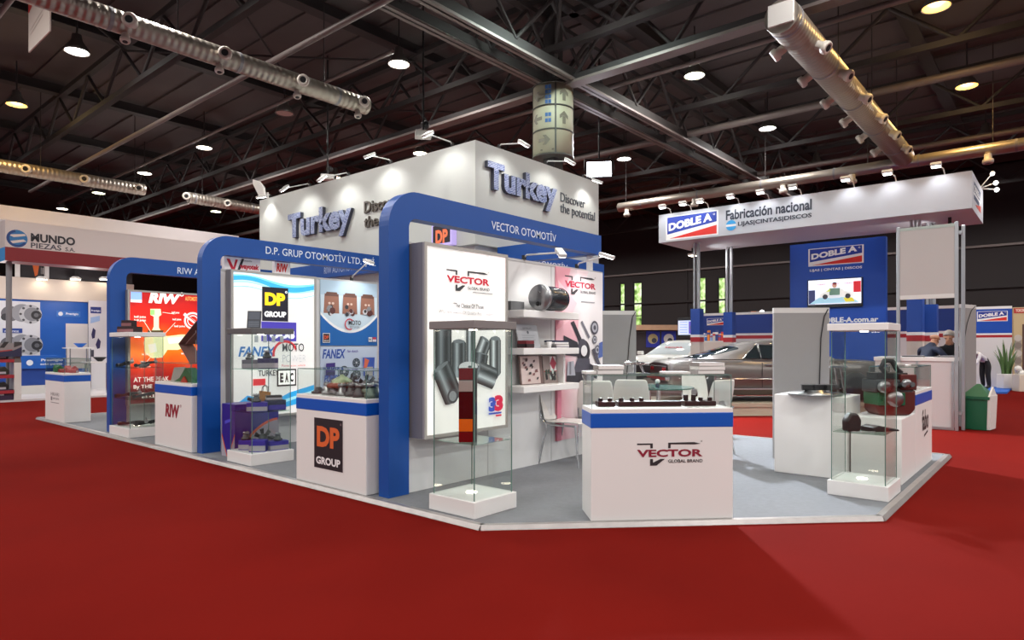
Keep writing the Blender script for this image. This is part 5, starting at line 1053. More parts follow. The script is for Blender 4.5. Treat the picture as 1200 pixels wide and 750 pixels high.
# blue back wall with logo and screen
BX = 18.9; BK = BX/17.0
bw = thing('blue_display_wall', 'tall bright blue wall with the DOBLE A logo and web address', 'display wall', (BX+.1, 4.6, 0))
MB().box(BX, BX+.2, 3.17*BK, 5.29*BK, 0, 4.40, mat('bright_blue_panel', '0d4bb4', .4)).build('panel', bw)
pr = Print((BX, 0, EYE*(1-BK)), (0, -BK, 0), (-1, 0, 0), V=(0, 0, BK)); doble_logo(pr, -4.82, 3.56, 1.16, .40); pr.text('LIJAS | CINTAS | DISCOS', -4.82, 3.40, 1.16, .075, 'eef2f8', .03)
pr.text('DOBLE-A.com.ar', -4.62, 2.15, 1.30, .13, 'eef2f8', .04); pr.build('lettering', bw, 'white lettering and logo')
tv = thing('television', 'flat television showing a white car and a man, on the blue wall', 'television', (BX-.06, 4.24*BK, 2.62))
MB().box(BX-.07, BX-.005, 3.64*BK, 4.86*BK, 2.623, 3.39, BLACK).build('casing', tv, bevel=.008)
SCR = mat('screen_light', 'dfe6f4', .3, em=1.0); MB().box(BX-.074, BX-.07, 3.665*BK, 4.835*BK, 2.712, 3.368, SCR).build('screen', tv)
pr = Print((BX-.074, 0, EYE*(1-BK)), (0, -BK, 0), (-1, 0, 0), em=.55, V=(0, 0, BK))
pr.rect(-4.83, 2.61, -4.68, 2.95, '39406a'); pr.rect(-3.83, 2.86, -3.67, 3.12, 'd8303a'); pr.poly([(-4.8, 2.62), (-3.7, 2.62), (-3.9, 2.76), (-4.6, 2.76)], 'a9d4e8'); pr.poly([(-4.0, 2.64), (-3.8, 2.64), (-3.85, 2.74), (-4.05, 2.74)], 'e8d84a')
pr.poly([(-4.6, 2.76), (-3.8, 2.76), (-3.82, 2.86), (-4.0, 2.9), (-4.1, 2.98), (-4.35, 2.98), (-4.45, 2.9), (-4.6, 2.86)], 'f4f4f0'); pr.disc(-4.45, 2.78, .06, '3a3a40'); pr.disc(-3.95, 2.78, .06, '3a3a40'); pr.rect(-4.36, 2.8, -4.12, 2.98, '6a8a7a'); pr.disc(-4.24, 3.04, .055, 'c89a84'); pr.disc(-4.24, 3.09, .05, '2a2426', sy=.6); pr.poly([(-4.44, 2.9), (-4.34, 2.9), (-4.34, 2.97)], 'c8d860'); pr.rect(-4.36, 2.74, -4.12, 2.81, 'e8f0f8')
[pr.text('LIJAS', -4.62+.3*k, 3.06, .18, .035, 'c04a5a', .02) for k in range(3)]; pr.build('picture', tv)

# low white and blue back wall of the second stand
WX = 24.3
lw_ = thing('stand_back_wall', 'long low back wall, blue above and white below with a red stripe', 'wall panel', (WX, 6.5, 0))
MB().box(WX, WX+.1, 2.2, 10.9, .0, 1.86, mat('pale_white_panel', 'd8d6da', .5)).build('white_panel', lw_); MB().box(WX-.002, WX+.1, 2.2, 10.9, 1.86, 1.98, STRR).build('red_stripe', lw_, 'red stripe'); MB().box(WX-.002, WX+.1, 2.2, 10.9, 1.98, 2.06, STRW).build('white_stripe', lw_, 'white stripe'); MB().box(WX, WX+.1, 2.2, 10.9, 2.06, 2.76, mat('navy_blue_panel', '11388c', .5)).build('blue_panel', lw_, 'blue upper panel'); MB().box(WX-.02, WX+.12, 2.2, 10.9, 2.76, 2.85, STRW).build('top_rail', lw_)
pr = Print((WX-.002, 0, 0), (0, -1, 0), (-1, 0, 0)); a = on_x(829, 381, WX); b = on_x(848, 373, WX); doble_logo(pr, -a.y, a.z, a.y-b.y, b.z-a.z); pr.build('logo', lw_)
rk = on_x(836, 399, 18.45); t = thing('product_shelf', 'white shelf of small coloured packs left of the rear left post', 'shelf', (18.5, rk.y, 0)); MB().box(18.4, 18.65, rk.y-.50, rk.y+.50, 1.70, 1.74, OFFW).build('board', t); MB().box(18.4, 18.45, rk.y-.50, rk.y+.50, 0, 1.7, BEIGE).build('front_panel', t)
rr = random.Random(9); PACK = ('c8303a', 'e8e4e0', '2f6ab8', 'e88a3a', '8aa8d0', 'd8d4cc', '3a4a8a', 'b84a5a')
for k in range(11):
    t = thing('product_pack', '%s small pack from the left on the shelf between the two left posts' % ('first second third fourth fifth sixth seventh eighth ninth tenth eleventh'.split()[k]), 'pack', (18.52, rk.y+.42-.084*k, 1.741), 0, 'packs on the shelf between the left posts')
    h = .17+.16*rr.random(); MB(TM(t)).box(-.037, .037, -.037, .037, 0, h, mat('pack_'+PACK[k % 8], PACK[k % 8], .5)).build('pack_body', t, bevel=.006); MB(TM(t)).box(-.038, .0, -.038, .038, h*.6, h*.8, mat('pack_'+PACK[(k+3) % 8], PACK[(k+3) % 8], .5)).build('pack_band', t)
MX = 17.1; m_ = on_x(803, 384, MX); t = thing('monitor', 'pale lit monitor in a dark frame left of the front left post', 'monitor', (MX, m_.y, m_.z-.3)); MB().box(MX-.02, MX+.06, m_.y-.21, m_.y+.22, m_.z-.26, m_.z+.28, BLACK).build('casing', t, bevel=.01); MB().box(MX-.03, MX-.02, m_.y-.19, m_.y+.2, m_.z-.2, m_.z+.2, mat('monitor_light', 'c9d4ee', .3, em=.7)).build('screen', t); MB().box(MX-.08, MX, m_.y-.36, m_.y-.18, m_.z-.05, m_.z+.05, GREYF).build('wall_bracket', t)
pr = Print((MX-.03, 0, 0), (0, -1, 0), (-1, 0, 0), em=.5); [pr.line((-m_.y-.15, m_.z-.13+.07*k), (-m_.y+.08, m_.z-.13+.07*k), .012, '8090c0') for k in range(5)]; pr.rect(-m_.y+.12, m_.z-.17, -m_.y+.18, m_.z+.17, '6a5ac0'); pr.build('picture', t)

# small booth with blue turbo posters, orange and black booth
a = at(746, 410, 26); b = at(796, 410, 26); bt = thing('small_booth', 'small booth with a pale wooden top rail and blue posters of white castings, far behind', 'booth', ((a.x+b.x)/2, (a.y+b.y)/2, 0))
u = (b-a); u.z = 0; L = u.length; u.normalize(); nn = Vector((-u.y, u.x, 0)); base = Vector((a.x, a.y, 0))
zz = lambda py: EYE+(HOR-py)/FOC*26
MB().prism([(0, 0), (L, 0), (L, 2.2), (0, 2.2)], base-u*.0, u, nn, (0, 0, zz(390)), mat('booth_dark_inside', '3a3336', .7)).build('wall', bt)
MB().prism([(-.1, -.3), (L+.1, -.3), (L+.1, 2.2), (-.1, 2.2)], base+Vector((0, 0, zz(387))), u, nn, (0, 0, zz(381)-zz(387)), mat('pale_wood', 'c09a7c', .55, noise=.1)).build('top_rail', bt, 'pale wooden top rail')
pr = Print(base-nn*.02, u, -nn); s_ = L/50
for x0, x1 in ((11, 27), (29, 46)):
    pr.rect(x0*s_, zz(407), x1*s_, zz(388), '2432a8'); pr.disc((x0+x1)/2*s_, zz(397), .2, 'd8d4cc' if x0 > 20 else 'b8ab7a'); pr.disc((x0+x1)/2*s_+.05, zz(399), .1, '3a3a4a')
pr.build('poster', bt, 'blue posters'); pr = Print(base-nn*.02, u, -nn, step=.001); pr.rect(0, .0, L, 1.2, '8b8078'); pr.build('counter_front', bt)
a = at(880, 410, 26); b = at(912, 410, 26); u = (b-a); u.z = 0; L = u.length; u.normalize(); nn = Vector((-u.y, u.x, 0)); base = Vector((a.x, a.y, 0))
ob = thing('orange_booth', 'orange and black booth wall with a white letter, behind the dark car roof', 'booth', tuple(base+u*L/2)); MB().prism([(0, 0), (L, 0), (L, .3), (0, .3)], base, u, nn, (0, 0, zz(364)), BLACK).build('wall', ob)
pr = Print(base, u, -nn); s_ = L/32; pr.poly([(0, 0), (4*s_, 0), (8*s_, zz(390)), (13*s_, zz(382)), (14*s_, zz(365)), (0, zz(365))], 'd9702a'); pr.text('d', 15*s_, zz(399), 7*s_, .36, 'e8e8ea', .05); pr.build('printed_face', ob, 'orange print')
sp = at(893, 366, 25.5); t = thing('spot_lamp', 'bright star-like lamp on top of the orange booth', 'lamp', (sp.x, sp.y, sp.z-.1)); MB().ball(sp, .09, BULB).build('bulb', t); MB().cyl((sp.x, sp.y, sp.z-.05), (sp.x+.5*FX, sp.y+.5*FY+.02, zz(364)-.05), .03, BLACK).build('bracket', t)

# ---- right background booth
a = at(1142, 455, 24.6); b = at(1186, 455, 23.9); u = (b-a); u.z = 0; L = u.length; u.normalize(); nn = Vector((-u.y, u.x, 0)); base = Vector((a.x, a.y, 0)); zz = lambda py: EYE+(HOR-py)/FOC*24.2
rb = thing('booth_wall', 'blue and white booth wall with a DOBLE A logo behind the bending man', 'wall panel', tuple(base+u*L/2))
for z0, z1, m, nm in ((.07, zz(395.5), mat('pale_white_panel', 'd8d6da', .5), 'white_panel'), (zz(395.5), zz(392.5), STRR, 'red_stripe'), (zz(392.5), zz(390.5), STRW, 'white_stripe'), (zz(390.5), zz(362), mat('bright_blue_panel', '0d4bb4', .4), 'blue_panel'), (zz(362), zz(359), STRW, 'top_rail')):
    MB().prism([(0, 0), (L, 0), (L, .1), (0, .1)], base+Vector((0, 0, z0)), u, nn, (0, 0, z1-z0), m).build(nm, rb)
pr = Print(base, u, -nn); s_ = L/44; doble_logo(pr, 4*s_, zz(376), 34*s_, zz(365)-zz(376)); pr.build('logo', rb)
pts = [on_z(x, y, .06) for x, y in ((1146, 459.5), (1180, 459.5), (1188, 452.5), (1150, 452.5))]
t = thing('floor_mat', 'bright blue raised floor under the bending man and the potted plant', 'floor mat', (sum(p.x for p in pts)/4, sum(p.y for p in pts)/4, 0))
MB().prism([(p.x, p.y) for p in pts], (0, 0, .003), (1, 0, 0), (0, 1, 0), (0, 0, .06), mat('blue_carpet', '2a5fb8', .9)).build('carpet', t)
d0 = 24.2; p = at(1179, 452, 23.6)
pl = thing('potted_plant', 'snake plant with upright green leaves in a square white pot at the right', 'plant', (p.x, p.y, .06))
MB(Matrix.Translation((p.x, p.y, .06)) @ Matrix.Rotation(.6, 4, 'Z')).box(-.21, .21, -.21, .21, 0, .52, WHITE).build('pot', pl, 'square white pot', bevel=.02)
rr = random.Random(4); LG = mat('snake_plant_green', '4c6a3a', .5, noise=.35, nscale=14)
for k in range(15):
    q = rr.random()*6.28; r0 = .05+.1*rr.random(); h = .75+.6*rr.random(); lean = .1+.28*rr.random(); ang = rr.random()*6.28; wd = .05+.03*rr.random(); mb = MB(); L_ = []; R_ = []
    for i in range(7):
        f = i/6; cpt = Vector((p.x+r0*math.cos(q)+lean*f*f*math.cos(q), p.y+r0*math.sin(q)+lean*f*f*math.sin(q), .5+h*f)); ww = wd*(1-f**2.5)*(.7+.6*f*(1-f)*2)+.002; s = Vector((math.cos(ang+f*.8), math.sin(ang+f*.8), 0)); L_.append(cpt+s*ww); R_.append(cpt-s*ww)
    mb.add(L_+R_, [(i, i+1, 8+i, 7+i) for i in range(6)], LG, True); o = mb.build('leaf', pl); sm = o.modifiers.new('thick', 'SOLIDIFY'); sm.thickness = .008
p2 = at(1199.5, 452, 22.8); t = thing('planter', 'second pale planter cut off by the right edge', 'planter', (p2.x, p2.y, 0)); MB(Matrix.Translation((p2.x, p2.y, 0)) @ Matrix.Rotation(.5, 4, 'Z')).box(-.25, .25, -.25, .25, 0, .6, mat('beige_pot', 'd6cbbd', .5)).build('pot', t, bevel=.02)
mb = MB(); [mb.ball((p2.x+.16*math.cos(k), p2.y+.16*math.sin(k), .62+.08*(k % 3)), .12, OFFW, 8) for k in range(6)]; mb.build('pale_flower', t, 'pale flowers')
a = at(1188, 450, 25.5); b = at(1215, 450, 25.2); u = (b-a); u.z = 0; L = u.length; u.normalize(); nn = Vector((-u.y, u.x, 0)); base = Vector((a.x, a.y, 0)); zz = lambda py: EYE+(HOR-py)/FOC*25.4
yb = thing('beige_booth', 'beige booth with a red sign and a dark window at the right edge', 'booth', tuple(base+u*L/2)); MB().prism([(0, 0), (L, 0), (L, .2), (0, .2)], base, u, nn, (0, 0, zz(360)), mat('warm_beige', 'c9b48c', .6)).build('wall', yb)
pr = Print(base, u, -nn); s_ = L/27; pr.rect(0, zz(367), L, zz(361), 'b8302a'); pr.text('YOKOMI', 2*s_, zz(365.5), 12*s_, .12, 'f0d8c8', .05); pr.rect(10*s_, 0, L, zz(380), '5c4238'); pr.rect(1*s_, zz(440), 9*s_, zz(395), 'a39a90'); [pr.disc(5*s_, zz(432-9*k), .13, ('c9c2ba', '8a8078')[k % 2], 12) for k in range(5)]; pr.build('printed_face', yb, 'red sign and ornament')

# green litter bin
bn = thing('litter_bin', 'dark green litter bin with a pointed lid and a white side, on the red carpet', 'litter bin', (15.3, 1.27, 0), -.15)
T = TM(bn); g = GREENM
def frustum(mb, x0, x1, y0, y1, z0, X0, X1, Y0, Y1, z1, m): return mb.add([(x0,y0,z0),(x1,y0,z0),(x1,y1,z0),(x0,y1,z0),(X0,Y0,z1),(X1,Y0,z1),(X1,Y1,z1),(X0,Y1,z1)], [(0,3,2,1),(4,5,6,7),(0,1,5,4),(1,2,6,5),(2,3,7,6),(3,0,4,7)], m)
mb = MB(T); frustum(mb, -.19, .19, -.16, .19, 0, -.21, .21, -.18, .22, .6, g); mb.build('bin_body', bn, bevel=.015)
mb = MB(T); frustum(mb, -.24, .24, -.21, .24, .58, -.24, .24, -.21, .24, .64, g); frustum(mb, -.24, .24, -.21, .24, .64, -.02, .02, -.02, .04, .87, g); mb.build('lid', bn, bevel=.01)
mb = MB(T); frustum(mb, -.2, .2, -.21, -.16, .02, -.22, .22, -.235, -.18, .66, OFFW); mb.prism([(-.25, .64), (.25, .64), (.0, .82)], (0, -.22, 0), (1, 0, 0), (0, 0, 1), (0, .03, 0), OFFW); mb.build('white_side', bn, 'white side panel')

# ================================================================== THE CARS
def loft(mb, st, side_mat, top_mat=None, closed_ends=True):
    """st: list of (x, [(y, z) ...]) half profiles from the bottom centre up to the top centre; mirrored"""
    n = len(st[0][1]); vs = []
    for x, pr_ in st: vs += [(x, y, z) for y, z in pr_]+[(x, -y, z) for y, z in pr_[::-1]]
    k = 2*n; fs = []; m = mb.mi
    for i in range(len(st)-1):
        for j in range(k): fs.append(((i*k+j, i*k+(j+1) % k, (i+1)*k+(j+1) % k, (i+1)*k+j), i, j if j < n else k-1-j))
    b = len(mb.v); mb.v += [(mb.T @ Vector(v)) if mb.T is not None else Vector(v) for v in vs]
    for f, i, j in fs: mb.f.append([b+q for q in f]); mb.m.append(mb.mi(side_mat(i, j))); mb.sm.append(True)
    for e in (0, len(st)-1): mb.f.append([b+e*k+q for q in (range(k) if e else range(k-1, -1, -1))]); mb.m.append(mb.mi(side_mat(e, 1))); mb.sm.append(False)
def car(label, P, heading, paint, lower, kind, scale=1.):
    t = thing('car', label, 'car', tuple(P), heading); T = TM(t) @ Matrix.Scale(scale, 4)
    # body shell: x from the rear bumper (0) to the nose
    if kind == 'fastback':
        B = [(0, .78, .84, .80, .42, .62, .86, .90), (.12, .86, .93, .90, .36, .60, .93, .97), (.6, .90, .97, .93, .22, .58, .97, 1.01), (1.3, .92, 1.0, .95, .14, .58, .98, 1.02), (2.2, .92, .99, .94, .14, .56, .95, .98), (3.4, .92, .99, .94, .14, .56, .95, .98), (4.2, .92, .99, .94, .16, .56, .95, .99), (5.0, .90, .97, .92, .30, .56, .93, .97), (5.5, .86, .93, .88, .36, .58, .90, .92), (5.65, .80, .86, .82, .42, .6, .84, .86)]
        R = [(.75, .90, .98, .60, 1.02), (1.25, .90, .98, .66, 1.16), (1.75, .90, .975, .69, 1.30), (2.15, .90, .97, .70, 1.41), (2.6, .90, .97, .71, 1.45), (3.1, .90, .97, .70, 1.44), (3.45, .90, .97, .69, 1.38), (4.15, .88, .96, .72, .99)]
    else:
        B = [(0, .78, .86, .80, .42, .66, .95, 1.0), (.15, .86, .95, .88, .34, .62, 1.0, 1.06), (.8, .92, .99, .93, .28, .6, 1.0, 1.05), (2.0, .92, .98, .92, .26, .58, .96, .99), (3.3, .92, .98, .92, .26, .58, .94, .98), (4.2, .92, .99, .93, .28, .58, .92, 1.0), (4.8, .90, .97, .90, .28, .58, .88, .95), (5.1, .82, .88, .82, .32, .58, .80, .84), (5.2, .72, .76, .7, .36, .56, .72, .74)]
        R = [(.5, .88, 1.02, .66, 1.04), (1.1, .88, 1.0, .68, 1.32), (1.8, .88, .98, .66, 1.45), (2.5, .88, .97, .66, 1.46), (3.0, .88, .97, .66, 1.38), (3.9, .88, .96, .74, 1.0)]
    st = [(x, [(wb*.6, zb), (wb, zb+.03), (wm, zm), (wm*.995, zm+.5*(zs-zm)), (ws, zs), (ws*.93, zt*.99), (ws*.5, zt+.012), (.0001, zt+.018)]) for x, wb, wm, ws, zb, zm, zs, zt in B]
    mb = MB(T); loft(mb, st, lambda i, j: lower if j <= 1 else paint); mb.build('body_shell', t)
    rt = [(x, [(w0*.9, zb-.06), (w0, zb-.0), (w0*.97+.0, zb+(zt-zb)*.12), (w0*.5+wt*.5, zb+(zt-zb)*.5), (wt*1.02, zb+(zt-zb)*.86), (wt*.9, zt), (wt*.5, zt+.018), (.0001, zt+.025)]) for x, w0, zb, wt, zt in R]
    nR = len(R)
    def roof_mat(i, j):
        if kind == 'fastback':
            if j >= 5 and i <= 1: return GLASSB                      # rear window between the buttresses
            if j in (3,) and i in (3, 4, 5): return GLASSB
            if j >= 5 and i == nR-2: return GLASSB
            if j in (3, 4) and i == nR-2: return paint
        else:
            if j >= 5 and i == nR-2: return mat('pale_reflection_windscreen', 'bfc8cc', .08)  # pale colour stands in for the reflection on the windscreen
            if j >= 5 and i == 0: return GLASSB
            if j == 3 and 1 <= i <= nR-3: return GLASSB
        return paint
    mb = MB(T); loft(mb, rt, roof_mat); mb.build('greenhouse', t, 'roof and windows')
    if kind == 'fastback':                                            # side windows as panes of their own
        for sy in (-1, 1):
            mb = MB(T); f = lambda x, q: (x, sy*(.975*.5*(1-q)*2+.70*q+.012), .97+.46*q)
            mb.add([f(1.78, .14), f(2.16, .14), f(2.16, .82), f(2.1, .78)], [(0, 1, 2, 3)], GLASSB); mb.add([f(2.22, .14), f(3.55, .14), f(3.3, .80), f(2.22, .84)], [(0, 1, 2, 3)], GLASSB); o = mb.build('side_window', t)
            mb = MB(T); mb.tube([f(1.74, .11), f(2.12, .84), f(2.6, .90), f(3.3, .86), f(3.66, .11)], .013, CHROME, 6); mb.tube([f(2.19, .12), f(2.19, .86)], .014, CHROME, 6); mb.build('window_trim', t)
            mb = MB(T); mb.tube([(.5, sy*.945, 1.0), (1.3, sy*.975, 1.01), (1.78, sy*.965, 1.0)], .012, BLACK, 6); mb.box(2.19, 2.2, sy*1.0-.005, sy*1.0+.005, .35, .94, BLACK); mb.box(3.62, 3.63, sy*1.0-.005, sy*1.0+.005, .35, .94, BLACK); mb.build('panel_gap', t)
            mb = MB(T); mb.box(2.28, 2.46, sy*.985-.02, sy*.985+.02, .87, .90, CHROME); mb.build('door_handle', t)
            mb = MB(T); mb.tube([(.2, sy*.99, .58), (2.0, sy*1.03, .55), (5.3, sy*.99, .55)], .012, CHROME, 6); mb.box(.2, 5.2, sy*.98-.02, sy*.98+.02, .30, .33, SILVER); mb.build('sill_trim', t)
        mb = MB(T); mb.box(-.02, .03, -.74, .74, .68, .84, BLACK); mb.build('tail_panel', t, bevel=.01); mb = MB(T); [mb.cyl((-.03, y, .76), (-.01, y, .76), .05, mat('dark_red_lens', '7a0d14', .12), n=14) for y in (-.62, -.46, .46, .62)]; mb.build('tail_light', t)
        mb = MB(T); mb.box(-.09, .02, -.88, .88, .50, .60, CHROME); mb.build('rear_bumper', t, bevel=.02); mb = MB(T); mb.box(5.6, 5.74, -.86, .86, .5, .6, CHROME); mb.build('front_bumper', t, bevel=.02)
    else:
        mb = MB(T); mb.box(5.08, 5.24, -.55, .55, .52, .70, BLACK); mb.box(5.12, 5.26, -.5, .5, .36, .46, BLACK); mb.build('grille', t, bevel=.01)
        for sy in (-1, 1):
            mb = MB(T); mb.obox((5.08, sy*.66, .70), (.2, .26, .13), mat('headlight_glass', 'c9b98a', .1)); mb.build('headlight', t, bevel=.02); mb = MB(T); mb.obox((4.55, sy*.42, .965), (.4, .22, .02), BLACK, 0, 0, .06); mb.build('hood_vent', t, bevel=.01)
            mb = MB(T); mb.box(3.62, 3.78, sy*1.06-.09, sy*1.06+.09, 1.0, 1.12, paint); mb.build('mirror', t, bevel=.02)
        pr = Print((3.52, -.45, 1.2), (0, 1, 0), (.36, 0, .93), V=(-.46, 0, .2), T=T, step=.001); pr.text('TEXSA', .12, .1, .66, .2, 'b8384a', .05); pr.build('windscreen_lettering', t, 'red windscreen lettering')
    for x in ((1.15, 4.45) if kind == 'fastback' else (1.05, 4.3)):
        for sy in (-1, 1):
            mb = MB(T); mb.lathe([(.2, -.02), (.34, -.02), (.36, .03), (.36, .2), (.3, .22)], (x, sy*1.0, .36), RUBBER, 28, (0, -sy, 0)); o = mb.build('tyre', t)
            mb = MB(T); mb.lathe([(.03, .0), (.06, -.01), (.2, .0), (.24, -.015), (.24, .05)], (x, sy*1.005, .36), CHROME, 24, (0, -sy, 0)); mb.build('wheel_rim', t)
    return t
GLASSB = mat('dark_window_glass', '20282c', .06, spec=.9)
CARG = mat('metallic_grey_paint', '6c6764', .3, .45); CARW = mat('white_car_paint', 'd9d9d6', .22); CARD = mat('black_rocker', '1c1c1e', .4)
ry = math.atan2(-FX, FY)                                   # direction to the viewer's right
cp = at(785, 472, 14.75); ce = at(1035, 472, 15.0)
t = thing('car_platform', 'low beige platform under the dark grey car', 'platform', (15, 4, 0)); u = Vector((ce.x-cp.x, ce.y-cp.y, 0)); L = u.length; u.normalize(); nn = Vector((-u.y, u.x, 0)); bs = Vector((cp.x, cp.y, .002))-u*.6
MB().prism([(0, 0), (L+.6, 0), (L+.6, 2.2), (0, 2.2)], bs, u, nn, (0, 0, .20), mat('beige_platform', 'b9ab96', .6)).build('deck', t); MB().prism([(-.03, -.03), (L+.63, -.03), (L+.63, 2.23), (-.03, 2.23)], bs+Vector((0, 0, .20)), u, nn, (0, 0, .08), mat('beige_platform_top', 'a99c8a', .5)).build('top_board', t)
cr = at(772, 440, 16.05)
car('dark metallic grey fastback car on a beige platform behind the glass table', (cr.x, cr.y, .283), ry+math.radians(2.5), CARG, CARD, 'fastback', .985)
wc = at(761, 440, 20.0); hd = ry+math.radians(180+52); WP = Vector((wc.x, wc.y, .30))-Vector((math.cos(hd), math.sin(hd), 0))*5.2*1.0
car('white sports car facing the camera with red lettering on its windscreen', (WP.x, WP.y, .30), hd, CARW, CARD, 'coupe', 1.0)
t = thing('car_platform', 'low grey platform under the white sports car', 'platform', (WP.x+math.cos(hd)*2.6, WP.y+math.sin(hd)*2.6, 0), hd); MB(TM(t)).box(-2.7, 2.7, -1.1, 1.1, .002, .299, mat('grey_platform', '8d8a88', .6)).build('deck', t); MB(TM(t)).box(-2.72, 2.72, -1.12, 1.12, .18, .25, SILVER).build('edge_band', t)

# ================================================================== PEOPLE
SKIN = mat('skin', 'b98468', .55, noise=.05, nscale=30)
def person(label, loc, rz, cloth, lean, armL, armR, hair, sc=1.1, bend_head=0., knees=0.):
    """faces +x in its own frame; lean bends the trunk forward at the hips; armL/armR = (elbow, wrist) in that frame (unscaled metres)"""
    top_m, low_m, shoe_m = cloth; J = []; E = []; Rr = []; Tg = []
    cl, sl = math.cos(lean), math.sin(lean); hip = Vector((0, 0, .93))
    up = lambda x, y, z: hip+Vector((x*cl+(z-.93)*sl, y, -x*sl+(z-.93)*cl))
    def jt(p, r, tag_, par=None):
        J.append(Vector(p)); Rr.append(r if isinstance(r, tuple) else (r, r)); Tg.append(tag_)
        if par is not None: E.append((par, len(J)-1))
        return len(J)-1
    pel = jt(hip, (.15, .12), 'low'); ab = jt(up(0, 0, 1.10), (.15, .115), 'top', pel); ch = jt(up(0, 0, 1.30), (.165, .12), 'top', ab); nb = jt(up(.0, 0, 1.46), (.075, .07), 'top', ch)
    hb = lean*.45+bend_head; c0 = up(.02, 0, 1.54); hv = Vector((math.sin(hb), 0, math.cos(hb))); hf = Vector((math.cos(hb), 0, -math.sin(hb)))
    nk = jt(c0, .055, 'skin', nb); jaw = jt(c0+hv*.06+hf*.035, (.068, .072), 'skin', nk); sk = jt(c0+hv*.15+hf*.015, (.08, .098), 'skin', jaw); crn = jt(c0+hv*.215+hf*.0, (.06, .075), 'skin', sk)
    ns = jt(c0+hv*.115+hf*.115, .014, 'skin', jaw)
    for s in (-1, 1): jt(c0+hv*.13+Vector((0, s*.092, 0)), (.012, .02), 'skin', sk)
    for s, (el, wr) in ((1, armL), (-1, armR)):
        sh = jt(up(0, s*.20, 1.42), .062, 'top', nb); e = jt(el, .046, 'top', sh); wq = jt(wr, .03, 'skin' if top_m[1] else 'top', e)
        d = (Vector(wr)-Vector(el)).normalized(); side = d.cross(Vector((0, 0, 1))); side = side.normalized() if side.length > .1 else Vector((0, 1, 0)); dn = d.cross(side).normalized()
        pm = jt(Vector(wr)+d*.075, (.034, .018), 'skin', wq)
        for q, (of, ln) in enumerate(((-.028, .075), (-.010, .088), (.010, .082), (.027, .062))):
            k1 = jt(J[pm]+d*.03+side*of, .0095, 'skin', pm); k2 = jt(J[k1]+d*ln*.55+dn*(-.006), .0085, 'skin', k1); jt(J[k2]+d*ln*.4+dn*(-.02)*(1 if dn.z > 0 else -1), .007, 'skin', k2)
        th = jt(Vector(wr)+d*.04+side*(-.038*s), .011, 'skin', pm); jt(J[th]+d*.045+side*(-.022*s), .009, 'skin', th)
    for s in (-1, 1):
        h = jt((0, s*.095, .86), .105, 'low', pel); k = jt((.03+knees, s*.10, .48), .08, 'low', h); a = jt((-.03, s*.10, .09), .06, 'low', k); jt((.05, s*.115, .045), .042, 'shoe', a); jt((.17, s*.125, .035), .034, 'shoe', len(J)-1)
    me = bpy.data.meshes.new('figure_skin'); me.from_pydata([p*sc for p in J], E, []); ob = bpy.data.objects.new('figure_skin', me); C.objects.link(ob)
    sm = ob.modifiers.new('skin', 'SKIN'); sm.use_smooth_shade = True; sm.branch_smoothing = .6
    for k, v in enumerate(me.skin_vertices[0].data): v.radius = (Rr[k][0]*sc, Rr[k][1]*sc); v.use_root = (k == 0)
    ss = ob.modifiers.new('sub', 'SUBSURF'); ss.levels = 2; ss.render_levels = 2
    dg = bpy.context.evaluated_depsgraph_get(); ev = ob.evaluated_get(dg); m2 = bpy.data.meshes.new_from_object(ev)
    bpy.data.objects.remove(ob)
    m2.materials.clear(); order = ['top', 'low', 'skin', 'shoe']
    for m in (top_m[0], low_m, SKIN, shoe_m): m2.materials.append(m)
    seg = [(J[a]*sc, J[b]*sc, Tg[a], Tg[b], (Rr[a][0]+Rr[b][0])/2*sc) for a, b in E]
    for pl_ in m2.polygons:
        c = pl_.center; best = None
        for A, B_, ta, tb, r_ in seg:
            ab_ = B_-A; tt = max(0, min(1, (c-A).dot(ab_)/max(1e-9, ab_.length_squared))); dd = (A+ab_*tt-c).length-r_
            if best is None or dd < best[0]: best = (dd, tb if tt > .5 or ta == tb else ta)
        pl_.material_index = order.index(best[1]); pl_.use_smooth = True
    root = thing('person', label, 'person', loc, rz); b = bpy.data.objects.new('body', m2); C.objects.link(b); b.parent = root
    T = TM(root); hc = (c0+hv*.15+hf*.015)*sc
    mb = MB(T)
    for s in (-1, 1): mb.ball((c0+hv*.145+hf*.088+Vector((0, s*.035, 0)))*sc, .012, BLACK, 8)
    mb.build('eye', root)
    if hair:
        HM = mat('hair_'+hair, hair, .7); mb = MB(T)
        n = 14; vs = []; cc = (c0+hv*.165+hf*(-.005))*sc; fs = []
        for i in range(6):
            tt = i/5*1.75
            for j in range(n):
                q = 2*PI*j/n; tq = tt*(1-.38*max(0, math.cos(q)))
                vs.append(cc+(hf*math.sin(tq)*math.cos(q)*.108+Vector((0, 1, 0))*math.sin(tq)*math.sin(q)*.093+hv*math.cos(tq)*.105)*sc)
        mb.add(vs, [(i*n+j, (i+1)*n+j, (i+1)*n+(j+1) % n, i*n+(j+1) % n) for i in range(5) for j in range(n)], HM, True); o = mb.build('hair', root); z_ = o.modifiers.new('thick', 'SOLIDIFY'); z_.thickness = .012; z_.offset = -1
    return root
SUIT = mat('navy_suit', '1b2540', .7); TEE = mat('black_tee', '1c1c22', .8); TROU = mat('black_trousers', '15151b', .8); SHOE = mat('black_shoe', '101012', .4)
PSH = mat('white_patterned_shirt', 'cfcdd4', .7, noise=.25, nscale=40)
q = on_x(1083, 400, 15.86)
m1 = person('bald person in a navy suit leaning right over the counter', (15.78, q.y+.05, 0), ry+.25, ((SUIT, False), SUIT, SHOE), .42, ((.30, .30, 1.22), (.52, .16, 1.235)), ((.28, -.30, 1.22), (.54, -.10, 1.235)), None, 1.1, .25)
